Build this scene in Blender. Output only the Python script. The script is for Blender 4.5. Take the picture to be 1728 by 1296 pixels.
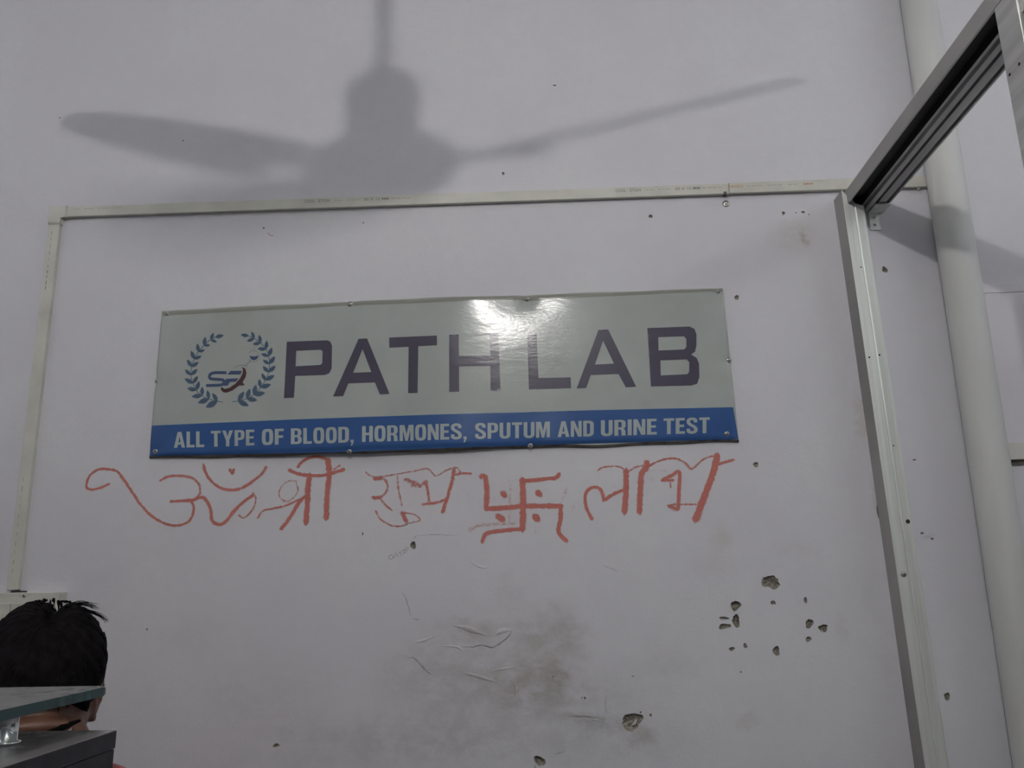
import bpy, bmesh, math, random
import numpy as np
from mathutils import Vector, Matrix
from mathutils.geometry import delaunay_2d_cdt

for o in list(bpy.data.objects):
    bpy.data.objects.remove(o, do_unlink=True)
scene = bpy.context.scene
COL = scene.collection
rnd = random.Random(7)

# ------------------------------------------------------------------ camera
F_PX, CAM_Y, CAM_Z = 1400.0, -1.7, 1.35
PITCH, YAW, ROLL = (math.radians(a) for a in (13.7, 2.9, -1.26))
CAM_ROT = Matrix.Rotation(YAW, 3, 'Z') @ Matrix.Rotation(math.pi / 2 + PITCH, 3, 'X') @ Matrix.Rotation(ROLL, 3, 'Z')
CAM_POS = Vector((0, CAM_Y, CAM_Z))
cam_data = bpy.data.cameras.new('camera')
cam_data.sensor_fit = 'HORIZONTAL'
cam_data.sensor_width = 36.0
cam_data.lens = F_PX / 1728 * 36.0
cam_data.clip_start = 0.02
cam = bpy.data.objects.new('camera', cam_data)
COL.objects.link(cam)
cam.matrix_world = Matrix.Translation(CAM_POS) @ CAM_ROT.to_4x4()
scene.camera = cam

# ------------------------------------------------------------------ world, light levels, exposure
world = bpy.data.worlds.new('world')
scene.world = world
world.use_nodes = True
world.node_tree.nodes['Background'].inputs[0].default_value = (0.6, 0.68, 0.8, 1)
world.node_tree.nodes['Background'].inputs[1].default_value = 0.15
BULB = Vector((-0.08, -2.085, 2.573))        # bare lamp on the wall behind the photographer
BULB_R = 0.022
BULB_STRENGTH = 1800.0
BULB_COLOR = (1.0, 0.965, 0.93)
scene.view_settings.view_transform = 'Standard'
scene.view_settings.look = 'None'
scene.view_settings.exposure = -0.07
scene.view_settings.gamma = 1.0
scene.view_settings.use_curve_mapping = False
scene.cycles.use_denoising = True
scene.cycles.max_bounces = 8


def wall_pt(px, py, y=0.0):
    """Point of the plane y = const that the traced spot of the photograph lies on."""
    d = CAM_ROT @ Vector((px - 864, 648 - py, -F_PX))
    return CAM_POS + d * ((y - CAM_POS.y) / d.y)


# ------------------------------------------------------------------ helpers
def put(name, me, mats, parent=None, smooth=False):
    o = bpy.data.objects.new(name, me)
    COL.objects.link(o)
    if not isinstance(mats, (list, tuple)):
        mats = [mats]
    for m in mats:
        me.materials.append(m)
    if parent is not None:
        o.parent = parent
    if smooth:
        for p in me.polygons:
            p.use_smooth = True
    return o


def bm_obj(name, bm, mats, parent=None, smooth=False):
    me = bpy.data.meshes.new(name)
    bmesh.ops.recalc_face_normals(bm, faces=bm.faces[:])
    bm.to_mesh(me)
    bm.free()
    return put(name, me, mats, parent, smooth)


def tag(o, label=None, cat=None, group=None, kind=None):
    if label: o['label'] = label
    if cat: o['category'] = cat
    if group: o['group'] = group
    if kind: o['kind'] = kind
    return o


def empty(name, loc):
    o = bpy.data.objects.new(name, None)
    o.empty_display_size = 0.05
    o.location = loc
    COL.objects.link(o)
    return o


def adopt(parent, *kids):
    """parent meshes built in world coordinates to an Empty without moving them"""
    for k in kids:
        k.parent = parent
        k.matrix_parent_inverse = Matrix.Translation(-Vector(parent.location))


def box(bm, x0, x1, y0, y1, z0, z1, bevel=0.0, mi=0):
    r = bmesh.ops.create_cube(bm, size=1.0)
    vs = r['verts']
    for v in vs:
        v.co = Vector(((x0 + x1) / 2 + v.co.x * (x1 - x0), (y0 + y1) / 2 + v.co.y * (y1 - y0), (z0 + z1) / 2 + v.co.z * (z1 - z0)))
    fs = list({f for v in vs for f in v.link_faces})
    for f in fs: f.material_index = mi
    if bevel > 0:
        es = list({e for v in vs for e in v.link_edges})
        bmesh.ops.bevel(bm, geom=es, offset=bevel, segments=2, affect='EDGES', profile=0.5)


def lathe(bm, prof, origin=(0, 0, 0), seg=32, axis='Z', mi=0):
    """prof = [(r, h), ...] turned about an axis through origin"""
    rings = []
    for r, h in prof:
        ring = []
        for k in range(seg):
            a = 2 * math.pi * k / seg
            p = Vector((r * math.cos(a), r * math.sin(a), h))
            if axis == 'Y': p = Vector((p.x, p.z, p.y))
            if axis == 'X': p = Vector((p.z, p.x, p.y))
            ring.append(bm.verts.new(p + Vector(origin)))
        rings.append(ring)
    for a, b in zip(rings, rings[1:]):
        for k in range(seg):
            f = bm.faces.new((a[k], a[(k + 1) % seg], b[(k + 1) % seg], b[k]))
            f.material_index = mi
    for ring in (rings[0], rings[-1]):
        f = bm.faces.new(ring)
        f.material_index = mi


def prism(bm, poly, a, b, mi=0):
    """poly = list of Vectors (3D) at the start, swept by vector from a to b offsets"""
    va = [bm.verts.new(Vector(p) + Vector(a)) for p in poly]
    vb = [bm.verts.new(Vector(p) + Vector(b)) for p in poly]
    n = len(poly)
    for k in range(n):
        bm.faces.new((va[k], va[(k + 1) % n], vb[(k + 1) % n], vb[k])).material_index = mi
    bm.faces.new(va).material_index = mi
    bm.faces.new(vb).material_index = mi


def tube(bm, pts, rad, seg=8):
    """tapered tube along points; rad number or list"""
    n = len(pts)
    rs = rad if isinstance(rad, (list, tuple)) else [rad] * n
    rings = []
    for i, p in enumerate(pts):
        t = (Vector(pts[min(i + 1, n - 1)]) - Vector(pts[max(i - 1, 0)])).normalized()
        up = Vector((0, 0, 1)) if abs(t.z) < 0.9 else Vector((1, 0, 0))
        u = t.cross(up).normalized(); w = t.cross(u)
        rings.append([bm.verts.new(Vector(p) + (u * math.cos(2 * math.pi * k / seg) + w * math.sin(2 * math.pi * k / seg)) * rs[i]) for k in range(seg)])
    for a, b in zip(rings, rings[1:]):
        for k in range(seg):
            bm.faces.new((a[k], a[(k + 1) % seg], b[(k + 1) % seg], b[k]))
    bm.faces.new(rings[0]); bm.faces.new(rings[-1])


def smooth_line(pts, step):
    """Catmull-Rom through 2D points, resampled"""
    P = [np.array(p, float) for p in pts]
    if len(P) == 2:
        n = max(2, int(np.linalg.norm(P[1] - P[0]) / step) + 1)
        return [P[0] + (P[1] - P[0]) * t for t in np.linspace(0, 1, n)]
    Q = [2 * P[0] - P[1]] + P + [2 * P[-1] - P[-2]]
    out = []
    for i in range(1, len(Q) - 2):
        n = max(2, int(np.linalg.norm(Q[i + 1] - Q[i]) / step) + 1)
        for t in np.linspace(0, 1, n, endpoint=False):
            a, b, c, d = Q[i - 1], Q[i], Q[i + 1], Q[i + 2]
            out.append(0.5 * (2 * b + (c - a) * t + (2 * a - 5 * b + 4 * c - d) * t * t + (-a + 3 * b - 3 * c + d) * t ** 3))
    out.append(P[-1])
    return out


def inside(p, poly):
    c = False
    n = len(poly)
    for i in range(n):
        x1, y1 = poly[i]; x2, y2 = poly[i - 1]
        if (y1 > p[1]) != (y2 > p[1]) and p[0] < (x2 - x1) * (p[1] - y1) / (y2 - y1) + x1:
            c = not c
    return c


def densify(poly, step):
    out = []
    for i in range(len(poly)):
        a, b = np.array(poly[i], float), np.array(poly[(i + 1) % len(poly)], float)
        n = max(1, int(np.ceil(np.linalg.norm(b - a) / step)))
        for k in range(n):
            out.append(tuple(a + (b - a) * k / n))
    return out


def fill(loops, step=None, grid=None):
    """even-odd filled triangulation of closed 2D loops -> verts, tris"""
    V, E = [], []
    loops = [densify(l, step) if step else l for l in loops]
    for l in loops:
        s = len(V)
        V += [Vector(p) for p in l]
        E += [(s + i, s + (i + 1) % len(l)) for i in range(len(l))]
    if grid:
        A = np.array([p for l in loops for p in l])
        x0, z0 = A.min(0); x1, z1 = A.max(0)
        for x in np.arange(x0 + grid / 2, x1, grid):
            for z in np.arange(z0 + grid / 2, z1, grid):
                V.append(Vector((x, z)))
    vo, eo, fo = delaunay_2d_cdt(V, E, [], 0, 1e-6)[:3]
    P = np.array([v[:] for v in vo]); T = np.array(fo)
    C = P[T].mean(axis=1)
    odd = np.zeros(len(C), bool)
    for l in loops:
        A = np.array(l); B = np.roll(A, 1, axis=0)
        for (x1, y1), (x2, y2) in zip(A, B):
            if y1 == y2: continue
            odd ^= ((y1 > C[:, 1]) != (y2 > C[:, 1])) & (C[:, 0] < (x2 - x1) * (C[:, 1] - y1) / (y2 - y1) + x1)
    tris = [tuple(int(i) for i in t) for t in T[odd]]
    used = sorted({i for t in tris for i in t})
    mp = {i: k for k, i in enumerate(used)}
    return [tuple(vo[i]) for i in used], [tuple(mp[i] for i in t) for t in tris]


# ------------------------------------------------------------------ materials
def lin(r, g, b):
    f = lambda c: (c / 255 / 12.92) if c / 255 <= 0.04045 else ((c / 255 + 0.055) / 1.055) ** 2.4
    return (f(r), f(g), f(b), 1)


def nt_math(nt, op, a, b=None, c=None, clamp=False):
    n = nt.nodes.new('ShaderNodeMath')
    n.operation = op
    n.use_clamp = clamp
    for i, v in enumerate((a, b, c)):
        if v is None: continue
        if isinstance(v, (int, float)): n.inputs[i].default_value = v
        else: nt.links.new(v, n.inputs[i])
    return n.outputs[0]


def nt_mix(nt, fac, a, b, blend='MIX'):
    n = nt.nodes.new('ShaderNodeMix')
    n.data_type = 'RGBA'
    n.blend_type = blend
    for s, v in ((n.inputs[0], fac), (n.inputs[6], a), (n.inputs[7], b)):
        if isinstance(v, (int, float)): s.default_value = v
        elif isinstance(v, tuple): s.default_value = v
        else: nt.links.new(v, s)
    return n.outputs[2]


def nt_noise(nt, vec, scale, detail=3, rough=0.55, out=0):
    n = nt.nodes.new('ShaderNodeTexNoise')
    n.inputs['Scale'].default_value = scale
    n.inputs['Detail'].default_value = detail
    n.inputs['Roughness'].default_value = rough
    nt.links.new(vec, n.inputs['Vector'])
    return n.outputs[out]


def nt_range(nt, v, a, b, c=0.0, d=1.0, smooth=True):
    n = nt.nodes.new('ShaderNodeMapRange')
    n.interpolation_type = 'SMOOTHSTEP' if smooth else 'LINEAR'
    nt.links.new(v, n.inputs[0])
    for i, x in zip((1, 2, 3, 4), (a, b, c, d)): n.inputs[i].default_value = x
    return n.outputs[0]


def nt_scalevec(nt, vec, s, off=(0, 0, 0)):
    n = nt.nodes.new('ShaderNodeMapping')
    n.inputs['Scale'].default_value = s
    n.inputs['Location'].default_value = off
    nt.links.new(vec, n.inputs[0])
    return n.outputs[0]


def nt_bump(nt, h, strength, dist, normal=None):
    n = nt.nodes.new('ShaderNodeBump')
    n.inputs['Strength'].default_value = strength
    n.inputs['Distance'].default_value = dist
    nt.links.new(h, n.inputs['Height'])
    if normal is not None: nt.links.new(normal, n.inputs['Normal'])
    return n.outputs[0]


def new_mat(name):
    m = bpy.data.materials.new(name)
    m.use_nodes = True
    nt = m.node_tree
    b = nt.nodes['Principled BSDF']
    tc = nt.nodes.new('ShaderNodeTexCoord')
    return m, nt, b, tc.outputs['Object']


def mat(name, col, rough=0.5, metal=0.0, vary=0.08, scale=20.0, bump=0.0, bscale=200.0, bdist=0.001, dirt=None, stretch=(1, 1, 1), spec=0.5, coat=0.0):
    """procedural surface: base colour with noise variation, optional dirt tint, fine bump"""
    m, nt, b, obj = new_mat(name)
    v = nt_scalevec(nt, obj, stretch)
    n = nt_noise(nt, v, scale, 4)
    lo = tuple(c * (1 - vary) for c in col[:3]) + (1,)
    hi = tuple(min(1, c * (1 + vary)) for c in col[:3]) + (1,)
    c = nt_mix(nt, nt_range(nt, n, 0.3, 0.7), lo, hi)
    if dirt:
        dcol, amount, dscale = dirt
        c = nt_mix(nt, nt_range(nt, nt_noise(nt, v, dscale, 5, 0.65), 0.52, 0.78, 0, amount), c, dcol)
    nt.links.new(c, b.inputs['Base Color'])
    b.inputs['Roughness'].default_value = rough
    b.inputs['Metallic'].default_value = metal
    b.inputs['Specular IOR Level'].default_value = spec
    if coat: b.inputs['Coat Weight'].default_value = coat
    if bump > 0:
        nt.links.new(nt_bump(nt, nt_noise(nt, v, bscale, 3), bump, bdist), b.inputs['Normal'])
    return m


def wall_material(stained):
    m, nt, b, obj = new_mat('painted_plaster_stained' if stained else 'painted_plaster')
    base, base2 = (0.665, 0.66, 0.712, 1), (0.70, 0.702, 0.738, 1)
    c = nt_mix(nt, nt_range(nt, nt_noise(nt, obj, 2.2, 4, 0.6), 0.35, 0.65), base, base2)
    c = nt_mix(nt, nt_range(nt, nt_noise(nt, obj, 38, 4, 0.7), 0.3, 0.7, 0, 0.35), c, (0.635, 0.632, 0.67, 1))
    if stained:
        # grime patches with shapes of their own: (px, py, rx, rz in metres, strength, colour)
        brown, grey, yel = (0.30, 0.265, 0.235, 1), (0.33, 0.33, 0.335, 1), (0.46, 0.41, 0.31, 1)
        blobs = [(790, 1062, .07, .030, .32, brown), (925, 1085, .085, .075, .40, brown), (890, 1160, .12, .055, .50, brown),
                 (730, 1150, .14, .08, .22, grey), (985, 1212, .06, .014, .75, grey), (1010, 1222, .05, .02, .5, grey),
                 (1340, 398, .055, .05, .30, yel), (1357, 400, .012, .02, .5, brown), (1215, 905, .03, .045, .28, yel), (1205, 950, .05, .03, .15, yel),
                 (1262, 1215, .03, .02, .30, yel), (960, 1060, .04, .06, .22, brown), (860, 1000, .035, .05, .20, grey),
                 (820, 1130, .22, .14, .26, brown), (1000, 1180, .16, .07, .26, grey), (620, 1270, .35, .06, .22, grey), (1120, 1120, .1, .03, .16, grey), (700, 1240, .3, .05, .22, grey), (1040, 1260, .2, .05, .22, grey),
                 (430, 1180, .2, .10, .14, grey), (330, 1080, .12, .05, .12, yel), (1450, 700, .012, .07, .35, yel), (1478, 830, .010, .05, .30, brown),
                 (1075, 1235, .04, .03, .45, brown), (1130, 690, .06, .02, .12, yel), (470, 820, .5, .02, .0, grey),
                 (880, 850, .10, .05, .22, (0.62, 0.46, 0.47, 1)), (690, 840, .07, .05, .16, (0.62, 0.46, 0.47, 1)), (260, 875, .06, .03, .14, (0.62, 0.46, 0.47, 1)),
                 (1562, 907, .02, .006, .4, grey), (1345, 925, .05, .02, .13, yel), (1420, 1060, .01, .03, .2, yel), (940, 1140, .03, .03, .45, brown),
                 (860, 1240, .25, .10, .16, grey), (1550, 318, .03, .012, .5, brown), (1240, 318, .02, .03, .15, yel)]
        warp = nt_noise(nt, obj, 26, 4, 0.65, out=1)
        wv = nt.nodes.new('ShaderNodeVectorMath'); wv.operation = 'MULTIPLY_ADD'
        nt.links.new(warp, wv.inputs[0]); wv.inputs[1].default_value = (0.06, 0, 0.06); nt.links.new(obj, wv.inputs[2])
        wofs = nt.nodes.new('ShaderNodeVectorMath'); wofs.operation = 'SUBTRACT'
        nt.links.new(wv.outputs[0], wofs.inputs[0]); wofs.inputs[1].default_value = (0.03, 0, 0.03)
        patch = nt_range(nt, nt_noise(nt, nt_scalevec(nt, obj, (1, 1, 1.7)), 22, 6, 0.66), 0.30, 0.66, 0.25, 1.0)
        for px, py, rx, rz, s, col in blobs:
            if s == 0: continue
            p = wall_pt(px, py)
            mp = nt_scalevec(nt, wofs.outputs[0], (1 / rx, 0, 1 / rz), (-p.x / rx, 0, -p.z / rz))
            ln = nt.nodes.new('ShaderNodeVectorMath'); ln.operation = 'LENGTH'
            nt.links.new(mp, ln.inputs[0])
            f = nt_math(nt, 'MULTIPLY', nt_range(nt, ln.outputs['Value'], 1.25, 0.15, 0, s), patch)
            c = nt_mix(nt, f, c, col)
    nt.links.new(c, b.inputs['Base Color'])
    b.inputs['Roughness'].default_value = 0.62
    b.inputs['Specular IOR Level'].default_value = 0.25
    n1 = nt_bump(nt, nt_noise(nt, obj, 9, 4, 0.5), 0.25, 0.006)
    n2 = nt_bump(nt, nt_noise(nt, obj, 160, 3, 0.6), 0.28, 0.0012, n1)
    nt.links.new(n2, b.inputs['Normal'])
    return m


M_WALL = wall_material(True)
M_WALLP = wall_material(False)
M_MORTAR = mat('bare_mortar', (0.27, 0.25, 0.22, 1), 0.95, vary=0.35, scale=150, bump=0.8, bscale=300, bdist=0.002)
M_CRACK = mat('crack_grey', (0.45, 0.43, 0.44, 1), 0.95, vary=0.2, scale=90)  # grey tone of the sunk crack faces
M_CHIP = mat('loose_plaster_chip', (0.62, 0.60, 0.58, 1), 0.9, vary=0.1)
M_CEIL = mat('ceiling_whitewash', (0.82, 0.82, 0.82, 1), 0.9, vary=0.03, scale=6, bump=0.2, bscale=60)
M_FLOOR = mat('floor_stone', (0.10, 0.095, 0.09, 1), 0.45, vary=0.2, scale=30, bump=0.05)
M_IVORY = mat('ivory_pvc', (0.60, 0.60, 0.545, 1), 0.42, vary=0.06, scale=14, dirt=((0.42, 0.38, 0.30, 1), 0.5, 9), bump=0.05, bscale=80)
M_PRINTGREY = mat('grey_ink', (0.22, 0.22, 0.20, 1), 0.6, vary=0.3, scale=300)
M_PRINTFAINT = mat('faint_ink', (0.44, 0.43, 0.38, 1), 0.6, vary=0.2, scale=300)
M_PRINTRED = mat('red_ink', (0.55, 0.27, 0.16, 1), 0.6, vary=0.2, scale=300)
M_PIPE = mat('white_pvc_pipe', (0.63, 0.64, 0.63, 1), 0.6, vary=0.05, scale=6, dirt=((0.50, 0.49, 0.44, 1), 0.35, 5), stretch=(1, 1, 0.4))
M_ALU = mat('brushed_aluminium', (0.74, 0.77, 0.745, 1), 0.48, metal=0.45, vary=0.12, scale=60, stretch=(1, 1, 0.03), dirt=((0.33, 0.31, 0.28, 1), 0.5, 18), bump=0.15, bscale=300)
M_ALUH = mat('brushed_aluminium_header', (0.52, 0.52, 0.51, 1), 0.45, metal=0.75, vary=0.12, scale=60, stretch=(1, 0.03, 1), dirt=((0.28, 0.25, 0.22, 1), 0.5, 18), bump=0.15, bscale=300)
M_ALUDULL = mat('darker_aluminium', (0.36, 0.355, 0.345, 1), 0.6, metal=0.3, vary=0.15, scale=60, stretch=(1, .05, .05), dirt=((0.16, 0.145, 0.13, 1), 0.5, 18), bump=0.15, bscale=300)  # darker tone for the left faces of post and header
M_TRACKBLACK = mat('black_track_channel', (0.018, 0.018, 0.02, 1), 0.6, vary=0.3)  # black tone of the header's channel and its fill
M_HOLE = mat('dark_screw_hole', (0.02, 0.018, 0.016, 1), 0.9, vary=0.3)
M_STEEL = mat('steel_screw', (0.55, 0.55, 0.52, 1), 0.35, metal=0.9, vary=0.25, scale=120, dirt=((0.2, 0.12, 0.08, 1), 0.7, 90))
M_CHROME = mat('chrome', (0.75, 0.76, 0.78, 1), 0.10, metal=1.0, vary=0.05, scale=30)
M_SIDE = mat('sign_edge_dark', (0.15, 0.145, 0.13, 1), 0.8, vary=0.3, scale=60)  # dark tone shared by sign rim, joint clip and cabinet back
M_LAMINATE = mat('dark_laminate', (0.022, 0.023, 0.030, 1), 0.45, vary=0.25, scale=40, spec=0.3)
M_TOPLAM = mat('counter_top_sheen', (0.21, 0.20, 0.205, 1), 0.24, vary=0.06, scale=40, spec=0.6)  # lighter grey paints the wall's reflection on the dark counter top
M_SKIN = mat('brown_skin', (0.135, 0.062, 0.038, 1), 0.5, vary=0.10, scale=40, bump=0.1, bscale=400, bdist=0.0006)
M_HAIR = mat('black_hair', (0.006, 0.005, 0.006, 1), 0.85, vary=0.4, scale=80, spec=0.08)
M_SHIRT = mat('dusty_red_cotton', (0.34, 0.11, 0.11, 1), 0.85, vary=0.12, scale=30, bump=0.2, bscale=500)
M_TROUSER = mat('grey_trousers', (0.08, 0.085, 0.10, 1), 0.85, vary=0.15, scale=30, bump=0.2, bscale=500)
M_EYE = mat('eye_white', (0.7, 0.68, 0.64, 1), 0.25, vary=0.04)
M_IRIS = mat('dark_iris', (0.03, 0.018, 0.012, 1), 0.2, vary=0.2)
M_FAN = mat('cream_fan_enamel', (0.62, 0.60, 0.55, 1), 0.35, vary=0.04, scale=12)
M_WOOD = mat('stool_plastic', (0.25, 0.10, 0.06, 1), 0.45, vary=0.12, scale=25)
M_PANEL = mat('white_board_panel', (0.80, 0.80, 0.80, 1), 0.5, vary=0.03, scale=10)
M_LAVENDER = mat('pale_cabinet_door', (0.68, 0.655, 0.70, 1), 0.5, vary=0.04, scale=8)
M_BEIGE = mat('beige_cabinet_frame', (0.60, 0.585, 0.55, 1), 0.5, vary=0.05, scale=12)


def glass_material():
    m, nt, b, obj = new_mat('clear_glass')
    b.inputs['Base Color'].default_value = (0.86, 0.95, 0.93, 1)
    b.inputs['Transmission Weight'].default_value = 1.0
    b.inputs['Roughness'].default_value = 0.0
    b.inputs['IOR'].default_value = 1.5
    return m


def glass_edge_material():
    m, nt, b, obj = new_mat('teal_glass_edge')
    c = nt_mix(nt, nt_range(nt, nt_noise(nt, nt_scalevec(nt, obj, (1, 18, 1)), 1.0, 3), .55, .72), (0.020, 0.062, 0.070, 1), (0.06, 0.17, 0.16, 1))
    nt.links.new(c, b.inputs['Base Color'])
    b.inputs['Roughness'].default_value = 0.12
    b.inputs['Transmission Weight'].default_value = 0.15
    return m


def greyed_glass_material():
    """upper face: glass mixed with an even pale grey diffuse layer"""
    m, nt, b, obj = new_mat('greyed_glass_top')
    b.inputs['Base Color'].default_value = (0.86, 0.95, 0.93, 1)
    b.inputs['Transmission Weight'].default_value = 1.0
    b.inputs['Roughness'].default_value = 0.02
    b.inputs['IOR'].default_value = 1.5
    d = nt.nodes.new('ShaderNodeBsdfDiffuse')
    d.inputs['Color'].default_value = (0.40, 0.40, 0.41, 1)
    mx = nt.nodes.new('ShaderNodeMixShader')
    nt.links.new(nt_range(nt, nt_noise(nt, obj, 30, 4), .3, .7, .44, .50), mx.inputs[0])
    nt.links.new(b.outputs[0], mx.inputs[1]); nt.links.new(d.outputs[0], mx.inputs[2])
    nt.links.new(mx.outputs[0], nt.nodes['Material Output'].inputs['Surface'])
    return m


M_GLASS, M_GEDGE, M_GTOP = glass_material(), glass_edge_material(), greyed_glass_material()


def emit_material():
    m, nt, b, obj = new_mat('lit_lamp_glass')
    b.inputs['Base Color'].default_value = (0.9, 0.9, 0.9, 1)
    b.inputs['Emission Color'].default_value = BULB_COLOR + (1,)
    b.inputs['Emission Strength'].default_value = BULB_STRENGTH
    return m


M_LIT = emit_material()


def vinyl(name, col, dust=True):
    """glossy laminated print: small crinkles in the film break up reflections"""
    m, nt, b, obj = new_mat(name)
    n = nt_noise(nt, obj, 9, 4)
    c = nt_mix(nt, nt_range(nt, n, 0.3, 0.7), tuple(x * 0.95 for x in col[:3]) + (1,), tuple(x * 1.05 for x in col[:3]) + (1,))
    if dust:
        c = nt_mix(nt, nt_range(nt, nt_noise(nt, nt_scalevec(nt, obj, (1, 1, 1.6)), 5, 5, 0.7), 0.5, 0.75, 0, 0.3), c, (0.40, 0.40, 0.34, 1))
    nt.links.new(c, b.inputs['Base Color'])
    b.inputs['Roughness'].default_value = 0.15
    b.inputs['Specular IOR Level'].default_value = 0.28
    n1 = nt_bump(nt, nt_noise(nt, nt_scalevec(nt, obj, (14, 14, 42)), 1.0, 3, 0.6), 0.05, 0.006)
    n2 = nt_bump(nt, nt_noise(nt, nt_scalevec(nt, obj, (80, 80, 190)), 1.0, 3, 0.65), 0.12, 0.0012, n1)
    nt.links.new(n2, b.inputs['Normal'])
    return m


M_VINYL = vinyl('sign_vinyl_white', (0.405, 0.44, 0.425, 1))
M_VBLUE = vinyl('sign_vinyl_blue', (0.042, 0.105, 0.285, 1), False)
M_VDARK = vinyl('sign_print_dark', (0.083, 0.077, 0.112, 1), False)
M_VTEXT = vinyl('sign_print_pale', (0.40, 0.45, 0.46, 1), False)
M_VLEAF = vinyl('sign_print_leaf_blue', (0.085, 0.13, 0.195, 1), False)
M_VMONO = vinyl('sign_print_monogram_blue', (0.07, 0.10, 0.19, 1), False)
M_VRED = vinyl('sign_print_maroon', (0.085, 0.045, 0.05, 1), False)
M_VGREY = vinyl('sign_print_grey_line', (0.26, 0.28, 0.28, 1), False)


def chalk_material(name, col):
    m, nt, b, obj = new_mat(name)
    at = nt.nodes.new('ShaderNodeAttribute'); at.attribute_name = 'cover'
    sep = nt.nodes.new('ShaderNodeSeparateColor'); nt.links.new(at.outputs['Color'], sep.inputs[0])
    n = nt_noise(nt, obj, 1100, 2, 0.6)
    n2 = nt_noise(nt, obj, 130, 3, 0.6)
    g = nt_math(nt, 'ADD', nt_math(nt, 'MULTIPLY', n, 0.6), nt_math(nt, 'MULTIPLY', n2, 0.4))
    cov = nt_math(nt, 'MULTIPLY', sep.outputs[0], sep.outputs[1])
    a = nt_range(nt, nt_math(nt, 'ADD', g, nt_math(nt, 'MULTIPLY', cov, 0.50)), 0.67, 0.72)
    c = nt_mix(nt, nt_range(nt, n2, 0.35, 0.65), tuple(x * 0.88 for x in col[:3]) + (1,), col)
    nt.links.new(c, b.inputs['Base Color'])
    nt.links.new(a, b.inputs['Alpha'])
    b.inputs['Roughness'].default_value = 0.95
    b.inputs['Specular IOR Level'].default_value = 0.1
    return m


M_CHALK = chalk_material('red_chalk', (0.58, 0.205, 0.175, 1))
M_PENCIL = chalk_material('pencil_mark', (0.30, 0.29, 0.30, 1))

# ================================================================== SETTING
X0, X1, Z1, YB = -1.95, 2.05, 2.92, -2.2


def plain(name, x0, x1, y0, y1, z0, z1, m):
    bm = bmesh.new(); box(bm, x0, x1, y0, y1, z0, z1)
    o = bm_obj(name, bm, m)
    o['kind'] = 'structure'
    return o


plain('floor', X0 - .15, X1 + .15, YB - .15, .15, -.12, 0, M_FLOOR)
plain('ceiling', X0 - .15, X1 + .15, YB - .15, .15, Z1, Z1 + .12, M_CEIL)
M_DADO, nt_, b_, ob_ = new_mat('plaster_with_added_dark_dado')  # dark lower band added on unseen side walls to cut bounce light
sp3 = nt_.nodes.new('ShaderNodeSeparateXYZ'); nt_.links.new(ob_, sp3.inputs[0])
nz_ = nt_noise(nt_, ob_, 5, 4)
nt_.links.new(nt_mix(nt_, nt_range(nt_, sp3.outputs[2], 1.348, 1.352), nt_mix(nt_, nz_, (0.07, 0.065, 0.06, 1), (0.10, 0.09, 0.085, 1)), nt_mix(nt_, nz_, (0.66, 0.655, 0.69, 1), (0.70, 0.70, 0.73, 1))), b_.inputs['Base Color'])
b_.inputs['Roughness'].default_value = 0.6
plain('wall_left', X0 - .15, X0, YB, 0, 0, Z1, M_DADO)
plain('wall_right', X1, X1 + .15, YB, 0, 0, Z1, M_DADO)
M_FRONT = mat('front_wall_bounce_grey', (0.46, 0.465, 0.47, 1), 0.7, vary=0.08, scale=5, bump=0.2, bscale=120)  # even grey chosen to set the bounce from this unseen wall
plain('wall_front', X0 - .15, X1 + .15, YB - .15, YB, 0, Z1, M_FRONT)

# ---- the wall with the sign: plaster face with real chipped holes and cracks sunk into it
holes = []   # (loop in wall x,z, depth, kind)


def chip(px, py, rx, ry, depth=None, n=None, rot=None):
    c = wall_pt(px, py)
    k = 1.7 / F_PX * 1.03
    n = n or (20 if rx > 6 else 11)
    rot = rnd.uniform(0, 6) if rot is None else rot
    loop = []
    for i in range(n):
        a = 2 * math.pi * i / n
        j = rnd.uniform(.84, 1.1) * (1 + .16 * math.sin(2 * a + rot) + .10 * math.sin(3 * a + 2.3 * rot))
        loop.append((c.x + math.cos(a) * rx * k * j, c.z + math.sin(a) * ry * k * j))
    holes.append((loop, depth or min(.009, .0012 + k * min(rx, ry) * .8), 'chip'))


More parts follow.
